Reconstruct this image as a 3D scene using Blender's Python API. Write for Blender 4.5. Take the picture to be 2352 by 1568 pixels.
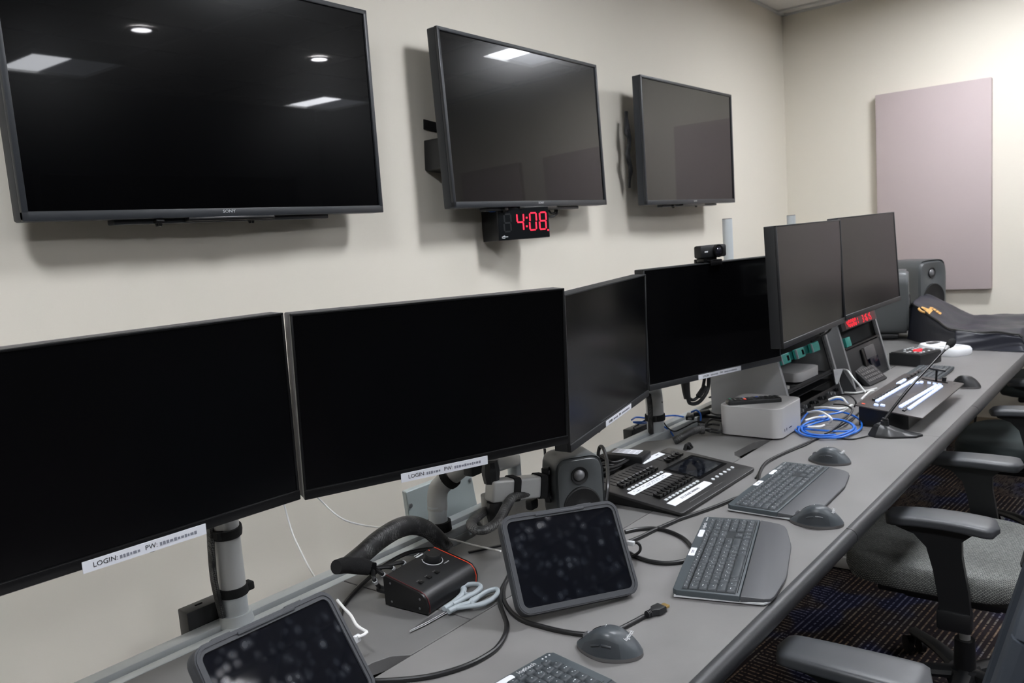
import bpy, bmesh, math, random
from mathutils import Matrix, Vector
random.seed(7)
R = math.radians
for o in list(bpy.data.objects): bpy.data.objects.remove(o)
scene = bpy.context.scene
COL = scene.collection
PI = math.pi

# ------------------------------------------------------------------ camera, world, exposure
CAMZ = 1.41
FPX = 1829.0
CR = Vector((0.60321123, -0.79402299, -0.07525753))
CD = Vector((-0.14651204, -0.01756123, -0.98905299))
CF = Vector((0.78400921, 0.60763401, -0.12692706))
cam_data = bpy.data.cameras.new('camera')
cam = bpy.data.objects.new('camera', cam_data)
COL.objects.link(cam)
cam_data.sensor_width = 36.0
cam_data.lens = 36.0 * FPX / 2352.0
cam_data.clip_start = 0.02
cam.matrix_world = Matrix(((CR.x, -CD.x, -CF.x, 0), (CR.y, -CD.y, -CF.y, 0), (CR.z, -CD.z, -CF.z, CAMZ), (0, 0, 0, 1)))
cam_data.dof.use_dof = True
cam_data.dof.focus_distance = 1.6
cam_data.dof.aperture_fstop = 8.0
scene.camera = cam
world = bpy.data.worlds.new('world')
scene.world = world
world.use_nodes = True
world.node_tree.nodes['Background'].inputs[0].default_value = (0.9, 0.95, 1.0, 1)
world.node_tree.nodes['Background'].inputs[1].default_value = 0.02
vs = scene.view_settings
vs.view_transform = 'Standard'
vs.look = 'None'
vs.gamma = 1.0
vs.use_curve_mapping = False
vs.exposure = 0.0
LIGHT_TROFFER = 80.0
LIGHT_DOWN = 190.0

# ------------------------------------------------------------------ measuring helpers: a point of the photograph at a known height or depth
def ray(px, py):
    return CR * ((px - 1176) / FPX) + CD * ((py - 784) / FPX) + CF
def atz(px, py, z):
    v = ray(px, py); return v * ((z - CAMZ) / v.z) + Vector((0, 0, CAMZ))
def aty(px, py, y):
    v = ray(px, py); return v * (y / v.y) + Vector((0, 0, CAMZ))
def atx(px, py, x):
    v = ray(px, py); return v * (x / v.x) + Vector((0, 0, CAMZ))

# ------------------------------------------------------------------ materials
def lin(c):
    return tuple(((v / 255) / 12.92 if v / 255 <= 0.04045 else ((v / 255 + 0.055) / 1.055) ** 2.4) for v in c[:3]) + (1.0,)
MATS = {}
def mat(name, col, rough=0.5, metal=0.0, spec=0.5, emit=None, estr=0.0, noise=0.0, nscale=20.0, bump=0.0, bscale=200.0, coat=0.0, ior=None, rvar=0.0, trans=0.0):
    m = bpy.data.materials.new(name); m.use_nodes = True
    nt = m.node_tree; b = nt.nodes['Principled BSDF']
    b.inputs['Base Color'].default_value = lin(col)
    b.inputs['Roughness'].default_value = rough
    b.inputs['Metallic'].default_value = metal
    b.inputs['Specular IOR Level'].default_value = spec
    if ior: b.inputs['IOR'].default_value = ior
    if coat: b.inputs['Coat Weight'].default_value = coat
    if trans: b.inputs['Transmission Weight'].default_value = trans
    if emit is not None:
        b.inputs['Emission Color'].default_value = lin(emit); b.inputs['Emission Strength'].default_value = estr
    tc = nt.nodes.new('ShaderNodeTexCoord')
    if noise > 0:
        n = nt.nodes.new('ShaderNodeTexNoise'); n.inputs['Scale'].default_value = nscale; n.inputs['Detail'].default_value = 6
        nt.links.new(tc.outputs['Object'], n.inputs['Vector'])
        r = nt.nodes.new('ShaderNodeMapRange')
        r.inputs[1].default_value = 0.3; r.inputs[2].default_value = 0.7; r.inputs[3].default_value = 1 - noise; r.inputs[4].default_value = 1 + noise
        nt.links.new(n.outputs['Fac'], r.inputs[0])
        mx = nt.nodes.new('ShaderNodeVectorMath'); mx.operation = 'SCALE'
        mx.inputs[0].default_value = lin(col)[:3]
        nt.links.new(r.outputs[0], mx.inputs['Scale']); nt.links.new(mx.outputs[0], b.inputs['Base Color'])
        if rvar:
            r2 = nt.nodes.new('ShaderNodeMapRange'); r2.inputs[1].default_value = 0.3; r2.inputs[2].default_value = 0.7
            r2.inputs[3].default_value = rough - rvar; r2.inputs[4].default_value = rough + rvar
            nt.links.new(n.outputs['Fac'], r2.inputs[0]); nt.links.new(r2.outputs[0], b.inputs['Roughness'])
    if bump > 0:
        n2 = nt.nodes.new('ShaderNodeTexNoise'); n2.inputs['Scale'].default_value = bscale; n2.inputs['Detail'].default_value = 3
        nt.links.new(tc.outputs['Object'], n2.inputs['Vector'])
        bp = nt.nodes.new('ShaderNodeBump'); bp.inputs['Strength'].default_value = bump; bp.inputs['Distance'].default_value = 0.002
        nt.links.new(n2.outputs['Fac'], bp.inputs['Height']); nt.links.new(bp.outputs[0], b.inputs['Normal'])
    MATS[name] = m
    return m
M_wall = mat('wall_paint', (227, 221, 208), 0.75, spec=0.25, bump=0.05, bscale=300)
M_dark = mat('dark_wall', (38, 38, 40), 0.8)
M_ceil = mat('ceiling_tile', (226, 224, 220), 0.9, noise=0.04, nscale=150, bump=0.3, bscale=250)
M_grid = mat('ceiling_grid', (205, 205, 203), 0.5)
M_base = mat('baseboard_vinyl', (150, 138, 120), 0.6)
M_panel = mat('acoustic_fabric', (186, 173, 172), 0.95, spec=0.1, bump=0.2, bscale=700)
M_desk = mat('desk_laminate', (121, 119, 118), 0.48, noise=0.10, nscale=9, bump=0.04, bscale=400, rvar=0.06, spec=0.45)
M_desk2 = mat('desk_laminate_rear', (106, 105, 104), 0.5, noise=0.09, nscale=11, bump=0.04, bscale=400, rvar=0.06, spec=0.45)
M_edge = mat('edge_vinyl', (44, 45, 47), 0.4, spec=0.5, bump=0.1, bscale=300)
M_alu = mat('brushed_aluminium', (196, 201, 202), 0.36, metal=0.3, bump=0.05, bscale=500)
M_silver = mat('silver_paint', (186, 187, 185), 0.36, metal=0.12, bump=0.03)
M_mac = mat('satin_aluminium', (190, 189, 188), 0.42, metal=0.2)
M_steel = mat('pale_steel', (176, 186, 186), 0.5, metal=0.2)
M_rackgrey = mat('rack_side_grey', (158, 159, 160), 0.42, metal=0.2)
M_white = mat('white_plastic', (230, 232, 234), 0.45)
M_cream = mat('desk_leg_paint', (176, 176, 174), 0.5)
M_paper = mat('label_paper', (224, 226, 232), 0.55)
M_blackp = mat('black_plastic', (24, 25, 27), 0.42, bump=0.05, bscale=600)
M_black2 = mat('black_satin', (12, 12, 13), 0.3)
M_hole = mat('shadowy_hole', (6, 6, 7), 0.9, spec=0.1)
M_bezel = mat('tv_bezel', (42, 45, 49), 0.42)
M_monb = mat('monitor_bezel', (34, 35, 37), 0.45)
M_monside = mat('monitor_side_grey', (90, 88, 88), 0.5)
def coated_glass(name, k, p, r0, r1, share, body=(2, 2, 3)):
    """anti-reflection coated panel: weak mirror that grows at grazing angles, with a soft halo lobe"""
    m = bpy.data.materials.new(name); m.use_nodes = True; nt = m.node_tree; N = nt.nodes.new; L = nt.links.new
    for n in list(nt.nodes): nt.nodes.remove(n)
    out = N('ShaderNodeOutputMaterial'); lw = N('ShaderNodeLayerWeight'); lw.inputs['Blend'].default_value = 0.5
    pw = N('ShaderNodeMath'); pw.operation = 'POWER'; pw.inputs[1].default_value = p; L(lw.outputs['Facing'], pw.inputs[0])
    ml = N('ShaderNodeMath'); ml.operation = 'MULTIPLY'; ml.inputs[1].default_value = k; ml.use_clamp = True; L(pw.outputs[0], ml.inputs[0])
    ad = N('ShaderNodeMath'); ad.operation = 'ADD'; ad.inputs[1].default_value = 0.012; ad.use_clamp = True; L(ml.outputs[0], ad.inputs[0])
    d = N('ShaderNodeBsdfDiffuse'); d.inputs[0].default_value = lin(body)
    g0 = N('ShaderNodeBsdfGlossy'); g0.inputs['Roughness'].default_value = r0; g1 = N('ShaderNodeBsdfGlossy'); g1.inputs['Roughness'].default_value = r1
    gm = N('ShaderNodeMixShader'); gm.inputs[0].default_value = share; L(g0.outputs[0], gm.inputs[1]); L(g1.outputs[0], gm.inputs[2])
    mx = N('ShaderNodeMixShader'); L(ad.outputs[0], mx.inputs[0]); L(d.outputs[0], mx.inputs[1]); L(gm.outputs[0], mx.inputs[2]); L(mx.outputs[0], out.inputs[0])
    return m
M_screen = coated_glass('tv_glass', 0.62, 2.7, 0.02, 0.22, 0.5)
M_mscreen = mat('monitor_panel', (4, 4, 5), 0.2, spec=0.5, ior=1.42)
M_navy = mat('navy_lcd', (8, 12, 30), 0.2)
M_key = mat('keycap', (58, 63, 67), 0.5, bump=0.05, bscale=800)
M_gapshade = mat('key_gap_shade', (36, 40, 43), 0.6)
M_deck = mat('keyboard_deck', (66, 73, 77), 0.5, bump=0.05, bscale=800)
M_rest = mat('palm_rest', (72, 73, 76), 0.55, bump=0.05, bscale=900)
M_legend = mat('legend_print', (205, 210, 212), 0.5)
M_logo = mat('logo_print', (200, 202, 204), 0.4)
M_mouse = mat('mouse_shell', (56, 60, 64), 0.4, bump=0.04, bscale=900)
M_mouse2 = mat('mouse_top', (68, 73, 77), 0.38)
M_cable = mat('black_cable', (22, 22, 23), 0.4)
M_cablew = mat('white_cable', (232, 232, 230), 0.4)
M_cableb = mat('blue_cable', (30, 98, 190), 0.4)
M_velcro = mat('velcro_strap', (14, 14, 15), 0.9, bump=0.4, bscale=900)
M_gold = mat('gold_contact', (190, 160, 100), 0.3, metal=0.8)
M_spk = mat('speaker_grey', (78, 81, 82), 0.40, bump=0.06, bscale=500)
M_cone = mat('speaker_cone', (14, 14, 15), 0.6)
M_dome = mat('tweeter_dome', (120, 120, 122), 0.35, metal=0.3)
M_case = mat('tablet_case', (54, 56, 60), 0.55, bump=0.1, bscale=500)
M_blade = mat('scissor_steel', (160, 160, 162), 0.3, metal=0.85)
M_handle = mat('scissor_handle', (158, 167, 172), 0.42)
M_teal = mat('teal_module', (48, 150, 138), 0.45, noise=0.12, nscale=60)
M_tealdk = mat('teal_panel', (8, 84, 78), 0.5)
M_gas = mat('gas_lift_chrome', (150, 150, 148), 0.3, metal=0.25)
M_red = mat('red_led', (255, 20, 40), 0.4, emit=(255, 48, 78), estr=1.5)
M_red2 = mat('small_red_led', (220, 30, 50), 0.4, emit=(255, 30, 55), estr=1.3)
M_redd = mat('dim_red_window', (60, 22, 26), 0.3, emit=(255, 30, 40), estr=0.03)
M_ghost = mat('unlit_segment', (25, 28, 30), 0.4)
M_lit = mat('lit_white_key', (215, 225, 250), 0.35, emit=(190, 210, 255), estr=0.55)
M_orange = mat('orange_trim', (215, 72, 45), 0.4, emit=(255, 60, 30), estr=0.08)
M_redbtn = mat('red_button', (200, 30, 45), 0.4, emit=(255, 25, 45), estr=0.5)
M_green = mat('green_dot', (50, 150, 110), 0.4)
M_bluebtn = mat('blue_dot', (50, 80, 180), 0.4)
M_screw = mat('screw_steel', (150, 152, 155), 0.3, metal=0.8)
M_chair = mat('chair_plastic', (20, 21, 23), 0.45, bump=0.08, bscale=500)
M_pad = mat('arm_pad_polyurethane', (66, 68, 71), 0.42, bump=0.05, bscale=600)
M_seatd = mat('charcoal_seat_fabric', (50, 58, 58), 0.85, bump=0.3, bscale=900)
M_backmesh = mat('back_frame_slate', (50, 56, 64), 0.6)
M_bag = mat('black_nylon', (32, 34, 45), 0.40, bump=0.5, bscale=30)
M_goldp = mat('gold_print', (215, 165, 95), 0.5)
M_diff = mat('troffer_diffuser', (255, 255, 255), 0.5, emit=(246, 249, 255), estr=LIGHT_TROFFER)
M_diff2 = mat('troffer_side_lens', (235, 238, 245), 0.5, emit=(236, 242, 255), estr=2.5)
M_down = mat('downlight_lens', (255, 255, 255), 0.5, emit=(250, 250, 255), estr=LIGHT_DOWN)

def fabric_weave():
    m = mat('grey_woven_fabric', (150, 152, 148), 0.9, spec=0.15)
    nt = m.node_tree; b = nt.nodes['Principled BSDF']
    tc = nt.nodes.new('ShaderNodeTexCoord')
    br = nt.nodes.new('ShaderNodeTexBrick')
    br.inputs['Color1'].default_value = lin((176, 178, 172)); br.inputs['Color2'].default_value = lin((142, 144, 140)); br.inputs['Mortar'].default_value = lin((84, 86, 85))
    br.inputs['Scale'].default_value = 60; br.inputs['Mortar Size'].default_value = 0.06
    br.inputs['Brick Width'].default_value = 0.42; br.inputs['Row Height'].default_value = 0.22
    sp = nt.nodes.new('ShaderNodeSeparateXYZ'); nt.links.new(tc.outputs['Object'], sp.inputs[0])
    cb_ = nt.nodes.new('ShaderNodeCombineXYZ'); nt.links.new(sp.outputs[1], cb_.inputs[0])
    ad_ = nt.nodes.new('ShaderNodeMath'); ad_.operation = 'ADD'; nt.links.new(sp.outputs[0], ad_.inputs[0]); nt.links.new(sp.outputs[2], ad_.inputs[1]); nt.links.new(ad_.outputs[0], cb_.inputs[1])
    nt.links.new(cb_.outputs[0], br.inputs['Vector'])
    nt.links.new(br.outputs['Color'], b.inputs['Base Color'])
    bp = nt.nodes.new('ShaderNodeBump'); bp.inputs['Strength'].default_value = 0.5; bp.inputs['Distance'].default_value = 0.002
    nt.links.new(br.outputs['Fac'], bp.inputs['Height']); bp.invert = True
    nt.links.new(bp.outputs[0], b.inputs['Normal'])
    return m
M_weave = fabric_weave()

def carpet():
    m = mat('striped_carpet', (60, 52, 52), 0.98, spec=0.05)
    nt = m.node_tree; b = nt.nodes['Principled BSDF']; N = nt.nodes.new; L = nt.links.new
    tc = N('ShaderNodeTexCoord')
    mp = N('ShaderNodeMapping'); mp.inputs['Rotation'].default_value = (0, 0, R(7.3)); L(tc.outputs['Object'], mp.inputs[0])
    ck = N('ShaderNodeTexChecker'); ck.inputs['Scale'].default_value = 1.64; L(mp.outputs[0], ck.inputs['Vector'])
    def stripes(rot):
        m2 = N('ShaderNodeMapping'); m2.inputs['Rotation'].default_value = (0, 0, R(rot)); L(mp.outputs[0], m2.inputs[0])
        w = N('ShaderNodeTexWave'); w.bands_direction = 'Y'; w.inputs['Scale'].default_value = 16; w.inputs['Distortion'].default_value = 0.15; L(m2.outputs[0], w.inputs['Vector'])
        s = N('ShaderNodeMapping'); s.inputs['Scale'].default_value = (70, 10, 1); L(m2.outputs[0], s.inputs[0])
        n = N('ShaderNodeTexNoise'); n.inputs['Scale'].default_value = 1.6; n.inputs['Detail'].default_value = 1; L(s.outputs[0], n.inputs['Vector'])
        r = N('ShaderNodeMapRange'); r.inputs[1].default_value = 0.68; r.inputs[2].default_value = 0.95; L(w.outputs['Fac'], r.inputs[0])
        r2 = N('ShaderNodeMapRange'); r2.inputs[1].default_value = 0.38; r2.inputs[2].default_value = 0.55; L(n.outputs['Fac'], r2.inputs[0])
        k = N('ShaderNodeMath'); k.operation = 'MULTIPLY'; L(r.outputs[0], k.inputs[0]); L(r2.outputs[0], k.inputs[1])
        return k
    a = stripes(0); c = stripes(90)
    sel = N('ShaderNodeMix'); sel.data_type = 'FLOAT'; L(ck.outputs['Fac'], sel.inputs[0]); L(c.outputs[0], sel.inputs[2]); L(a.outputs[0], sel.inputs[3])
    n3 = N('ShaderNodeTexNoise'); n3.inputs['Scale'].default_value = 5.5; n3.inputs['Detail'].default_value = 1; L(mp.outputs[0], n3.inputs['Vector'])
    base = N('ShaderNodeValToRGB'); e = base.color_ramp.elements
    e[0].position = 0.38; e[0].color = lin((31, 32, 50)); e[1].position = 0.46; e[1].color = lin((40, 35, 37))
    L(n3.outputs['Fac'], base.inputs[0])
    th = N('ShaderNodeValToRGB'); e = th.color_ramp.elements
    e[0].position = 0.38; e[0].color = lin((104, 106, 128)); e[1].position = 0.6; e[1].color = lin((124, 106, 90))
    q = e.new(0.48) if hasattr(e, 'new') else None
    q.color = lin((122, 115, 106))
    L(n3.outputs['Fac'], th.inputs[0])
    mx = N('ShaderNodeMix'); mx.data_type = 'RGBA'; L(sel.outputs[0], mx.inputs[0]); L(base.outputs[0], mx.inputs[6]); L(th.outputs[0], mx.inputs[7])
    L(mx.outputs[2], b.inputs['Base Color'])
    bp = N('ShaderNodeBump'); bp.inputs['Strength'].default_value = 0.6; bp.inputs['Distance'].default_value = 0.004; L(sel.outputs[0], bp.inputs['Height']); L(bp.outputs[0], b.inputs['Normal'])
    return m
M_carpet = carpet()

def braid():
    m = mat('braided_sleeve', (24, 24, 25), 0.5)
    nt = m.node_tree; b = nt.nodes['Principled BSDF']; N = nt.nodes.new; L = nt.links.new
    tc = N('ShaderNodeTexCoord')
    mp = N('ShaderNodeMapping'); mp.inputs['Rotation'].default_value = (R(30), R(40), R(45)); L(tc.outputs['Object'], mp.inputs[0])
    ck = N('ShaderNodeTexChecker'); ck.inputs['Scale'].default_value = 420; L(mp.outputs[0], ck.inputs['Vector'])
    ck.inputs['Color1'].default_value = lin((10, 10, 11)); ck.inputs['Color2'].default_value = lin((96, 96, 95))
    n = N('ShaderNodeTexNoise'); n.inputs['Scale'].default_value = 38; n.inputs['Detail'].default_value = 3; L(tc.outputs['Object'], n.inputs['Vector'])
    r = N('ShaderNodeMapRange'); r.inputs[1].default_value = 0.42; r.inputs[2].default_value = 0.62; L(n.outputs['Fac'], r.inputs[0])
    mx = N('ShaderNodeMix'); mx.data_type = 'RGBA'; L(r.outputs[0], mx.inputs[0]); mx.inputs[6].default_value = lin((20, 20, 21)); L(ck.outputs['Color'], mx.inputs[7])
    L(mx.outputs[2], b.inputs['Base Color'])
    bp = N('ShaderNodeBump'); bp.inputs['Strength'].default_value = 0.7; bp.inputs['Distance'].default_value = 0.001; L(ck.outputs['Fac'], bp.inputs['Height']); L(bp.outputs[0], b.inputs['Normal'])
    return m
M_braid = braid()

def smudged_glass():
    m = mat('smudged_tablet_glass', (10, 12, 17), 0.12)
    nt = m.node_tree; b = nt.nodes['Principled BSDF']; N = nt.nodes.new; L = nt.links.new
    tc = N('ShaderNodeTexCoord')
    n = N('ShaderNodeTexVoronoi'); n.inputs['Scale'].default_value = 58; n.inputs['Randomness'].default_value = 1; L(tc.outputs['Object'], n.inputs['Vector'])
    n2 = N('ShaderNodeTexNoise'); n2.inputs['Scale'].default_value = 22; n2.inputs['Detail'].default_value = 3; L(tc.outputs['Object'], n2.inputs['Vector'])
    r = N('ShaderNodeMapRange'); r.inputs[1].default_value = 0.55; r.inputs[2].default_value = 0.15; L(n.outputs['Distance'], r.inputs[0])
    r2 = N('ShaderNodeMapRange'); r2.inputs[1].default_value = 0.40; r2.inputs[2].default_value = 0.62; L(n2.outputs['Fac'], r2.inputs[0])
    k = N('ShaderNodeMath'); k.operation = 'MULTIPLY'; L(r.outputs[0], k.inputs[0]); L(r2.outputs[0], k.inputs[1])
    mx = N('ShaderNodeMix'); mx.data_type = 'RGBA'; L(k.outputs[0], mx.inputs[0]); mx.inputs[6].default_value = lin((12, 14, 20)); mx.inputs[7].default_value = lin((34, 38, 45))
    L(mx.outputs[2], b.inputs['Base Color'])
    rr = N('ShaderNodeMapRange'); rr.inputs[3].default_value = 0.04; rr.inputs[4].default_value = 0.2; L(k.outputs[0], rr.inputs[0]); L(rr.outputs[0], b.inputs['Roughness'])
    return m
M_smudge = smudged_glass()

# ------------------------------------------------------------------ mesh builder
def T(x=0, y=0, z=0): return Matrix.Translation((x, y, z))
def RX(a): return Matrix.Rotation(R(a), 4, 'X')
def RY(a): return Matrix.Rotation(R(a), 4, 'Y')
def RZ(a): return Matrix.Rotation(R(a), 4, 'Z')
def smooth_pts(P, n=8, closed=False):
    P = [Vector(p) for p in P]; out = []; L = len(P)
    if L < 3: return P
    rng = range(L) if closed else range(L - 1)
    for i in rng:
        if closed: p0, p1, p2, p3 = P[(i - 1) % L], P[i], P[(i + 1) % L], P[(i + 2) % L]
        else:
            p1, p2 = P[i], P[i + 1]
            p0 = P[i - 1] if i > 0 else p1 * 2 - p2
            p3 = P[i + 2] if i + 2 < L else p2 * 2 - p1
        for k in range(n):
            t = k / n
            out.append(0.5 * ((2 * p1) + (p2 - p0) * t + (2 * p0 - 5 * p1 + 4 * p2 - p3) * t * t + (3 * p1 - p0 - 3 * p2 + p3) * t ** 3))
    if not closed: out.append(P[-1])
    return out
class MB:
    def __init__(s): s.bm = bmesh.new()
    def _new(s, fn, M):
        b2 = bmesh.new(); fn(b2)
        if M is not None: b2.transform(M)
        me = bpy.data.meshes.new('t'); b2.to_mesh(me); b2.free(); s.bm.from_mesh(me); bpy.data.meshes.remove(me)
        return s
    def box(s, c, d, M=None, bev=0.0, seg=2):
        def fn(b):
            bmesh.ops.create_cube(b, size=1)
            bmesh.ops.scale(b, vec=Vector(d), verts=b.verts)
            if bev > 0: bmesh.ops.bevel(b, geom=list(b.edges), offset=min(bev, min(d) * 0.49), segments=seg, affect='EDGES', profile=0.5)
            bmesh.ops.translate(b, vec=Vector(c), verts=b.verts)
        return s._new(fn, M)
    def prism(s, poly, z0, z1, M=None, bev=0.0, seg=2):
        def fn(b):
            vs = [b.verts.new((p[0], p[1], z0)) for p in poly]
            f = b.faces.new(vs)
            r = bmesh.ops.extrude_face_region(b, geom=[f])
            bmesh.ops.translate(b, vec=(0, 0, z1 - z0), verts=[e for e in r['geom'] if isinstance(e, bmesh.types.BMVert)])
            bmesh.ops.recalc_face_normals(b, faces=b.faces)
            if bev > 0:
                ed = [e for e in b.edges if abs(e.verts[0].co.z - e.verts[1].co.z) < 1e-7 and abs(e.verts[0].co.z - z1) < 1e-6]
                bmesh.ops.bevel(b, geom=ed, offset=bev, segments=seg, affect='EDGES', profile=0.5)
        return s._new(fn, M)
    def cyl(s, p0, p1, r, r2=None, seg=20, M=None, caps=True):
        p0 = Vector(p0); p1 = Vector(p1); r2 = r if r2 is None else r2
        d = p1 - p0; q = d.to_track_quat('Z', 'Y').to_matrix().to_4x4()
        def fn(b): bmesh.ops.create_cone(b, cap_ends=caps, segments=seg, radius1=r, radius2=r2, depth=d.length)
        return s._new(fn, (M if M is not None else Matrix()) @ Matrix.Translation((p0 + p1) / 2) @ q)
    def tube(s, pts, r, seg=8, n=8, closed=False, M=None, smooth=True, flat=1.0, cap=True):
        P = smooth_pts(pts, n, closed) if smooth else [Vector(p) for p in pts]
        L = len(P); rings = []
        bm = bmesh.new(); uvl = bm.loops.layers.uv.new('UVMap')
        up = None; rad = r if callable(r) else (lambda t: r)
        for i, p in enumerate(P):
            if closed: t = P[(i + 1) % L] - P[i - 1]
            else: t = P[min(i + 1, L - 1)] - P[max(i - 1, 0)]
            if t.length < 1e-9: t = Vector((0, 0, 1))
            t.normalize()
            if up is None:
                up = Vector((0, 0, 1)) if abs(t.z) < 0.9 else Vector((1, 0, 0))
            side = t.cross(up)
            if side.length < 1e-6: side = t.orthogonal()
            side.normalize(); up = side.cross(t).normalized()
            rr = rad(i / max(1, L - 1))
            rings.append([bm.verts.new(p + (side * math.cos(a) + up * math.sin(a) * flat) * rr) for a in [2 * PI * k / seg for k in range(seg)]])
        m = L if closed else L - 1
        ln = 0
        for i in range(m):
            A, B = rings[i], rings[(i + 1) % L]
            l2 = ln + (P[(i + 1) % L] - P[i]).length
            for k in range(seg):
                f = bm.faces.new((A[k], A[(k + 1) % seg], B[(k + 1) % seg], B[k])); f.smooth = True
                for lp, uv in zip(f.loops, ((k / seg, ln * 8), ((k + 1) / seg, ln * 8), ((k + 1) / seg, l2 * 8), (k / seg, l2 * 8))): lp[uvl].uv = uv
            ln = l2
        if not closed and cap:
            bm.faces.new(rings[0][::-1]); bm.faces.new(rings[-1])
        if M is not None: bm.transform(M)
        me = bpy.data.meshes.new('t'); bm.to_mesh(me); bm.free(); s.bm.from_mesh(me); bpy.data.meshes.remove(me)
        return s
    def lathe(s, prof, seg=28, M=None):
        def fn(b):
            rings = []
            for r_, z in prof:
                if r_ < 1e-6: rings.append([b.verts.new((0, 0, z))])
                else: rings.append([b.verts.new((r_ * math.cos(2 * PI * k / seg), r_ * math.sin(2 * PI * k / seg), z)) for k in range(seg)])
            for A, B in zip(rings, rings[1:]):
                for k in range(seg):
                    k2 = (k + 1) % seg
                    if len(A) == 1 and len(B) == 1: continue
                    if len(A) == 1: b.faces.new((A[0], B[k2], B[k]))
                    elif len(B) == 1: b.faces.new((A[k], A[k2], B[0]))
                    else: b.faces.new((A[k], A[k2], B[k2], B[k]))
            bmesh.ops.recalc_face_normals(b, faces=b.faces)
        return s._new(fn, M)
    def grid(s, fn_, nu, nv, M=None, closeu=False, recalc=True):
        def fn(b):
            V = [[b.verts.new(fn_(i / nu, j / nv)) for j in range(nv + 1)] for i in range(nu if closeu else nu + 1)]
            for i in range(nu):
                for j in range(nv):
                    i2 = (i + 1) % len(V)
                    try: b.faces.new((V[i][j], V[i2][j], V[i2][j + 1], V[i][j + 1]))
                    except ValueError: pass
            bmesh.ops.remove_doubles(b, verts=b.verts, dist=1e-6)
            if recalc: bmesh.ops.recalc_face_normals(b, faces=b.faces)
        return s._new(fn, M)
    def mesh(s, name, m, ang=35):
        me = bpy.data.meshes.new(name); s.bm.to_mesh(me); s.bm.free(); me.materials.append(m)
        me.shade_smooth()
        try: me.set_sharp_from_angle(angle=R(ang))
        except Exception: pass
        return me
    def build(s, name, m, parent=None, M=None, ang=35):
        o = bpy.data.objects.new(name, s.mesh(name, m, ang)); COL.objects.link(o)
        if parent is not None: o.parent = parent
        if M is not None: o.matrix_local = M
        return o
def rrect(w, h, r, seg=6, cx=0, cy=0):
    P = []
    for (sx, sy, a0) in ((1, 1, 0), (-1, 1, 90), (-1, -1, 180), (1, -1, 270)):
        for k in range(seg + 1):
            a = R(a0 + 90 * k / seg); P.append((cx + sx * (w / 2 - r) + r * math.cos(a), cy + sy * (h / 2 - r) + r * math.sin(a)))
    return P
def thing(name, label, cat, M=None, group=None):
    o = bpy.data.objects.new(name, None); o.empty_display_size = 0.05; COL.objects.link(o)
    o['label'] = label; o['category'] = cat
    if group: o['group'] = group
    if M is not None: o.matrix_world = M
    return o
def tag(o, label, cat, group=None):
    o['label'] = label; o['category'] = cat
    if group: o['group'] = group
    return o
def struct(name, mb, m, parent=None, kind=True, ang=35):
    o = mb.build(name, m, parent, ang=ang)
    if parent is None: o['kind'] = 'structure'
    return o
def basis(c, yaw, tilt, roll=0, plate=False):
    """pose of a panel that faces -Y at yaw 0; local X along its width, local Z up (or local Y for a plate lying down)"""
    yaw, tilt, roll = R(yaw), R(tilt), R(roll)
    w = Vector((math.cos(yaw), math.sin(yaw), 0)); n0 = Vector((-math.sin(yaw), math.cos(yaw), 0))
    u = Vector((0, 0, 1)) * math.cos(tilt) + n0 * math.sin(tilt)
    a = w * math.cos(roll) + u * math.sin(roll); b = -w * math.sin(roll) + u * math.cos(roll)
    if plate: X, Y, Z = a, b, a.cross(b)
    else: X, Y, Z = a, b.cross(a), b
    return Matrix(((X.x, Y.x, Z.x, c[0]), (X.y, Y.y, Z.y, c[1]), (X.z, Y.z, Z.z, c[2]), (0, 0, 0, 1)))
def pose(x, y, z=0.0, yaw=0.0): return T(x, y, z) @ RZ(yaw)
FACE = RX(90)     # turns text lying in XY to stand in XZ, read from -Y
def text(s, size, m, parent, M, name='lettering', align='CENTER', ext=0.0002, sx=1.0):
    cu = bpy.data.curves.new(name, 'FONT'); cu.body = s; cu.size = size; cu.align_x = align; cu.align_y = 'CENTER'; cu.extrude = ext; cu.resolution_u = 2
    o = bpy.data.objects.new('tmp', cu); COL.objects.link(o)
    dg = bpy.context.evaluated_depsgraph_get()
    me = bpy.data.meshes.new_from_object(o.evaluated_get(dg)); bpy.data.objects.remove(o); bpy.data.curves.remove(cu)
    me.name = name; me.materials.clear(); me.materials.append(m)
    ob = bpy.data.objects.new(name, me); COL.objects.link(ob); ob.parent = parent; ob.matrix_local = M @ Matrix.Diagonal((sx, 1, 1, 1))
    return ob
SEGS = {'0': 'abcdef', '1': 'bc', '2': 'abged', '3': 'abgcd', '4': 'fgbc', '5': 'afgcd', '6': 'afgedc', '7': 'abc', '8': 'abcdefg', '9': 'abcdfg'}
def digit(mb, ch, x, z, w, h, t, y=0, d=0.001, slant=0.08):
    for s_ in SEGS[ch]:
        cx, cz, sw, sh = {'a': (0, h / 2, w - t, t), 'd': (0, -h / 2, w - t, t), 'g': (0, 0, w - t, t), 'f': (-w / 2, h / 4, t, h / 2 - t), 'e': (-w / 2, -h / 4, t, h / 2 - t),
                          'b': (w / 2, h / 4, t, h / 2 - t), 'c': (w / 2, -h / 4, t, h / 2 - t)}[s_]
        mb.box((x + cx + slant * cz, y, z + cz), (sw, d, sh))
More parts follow.
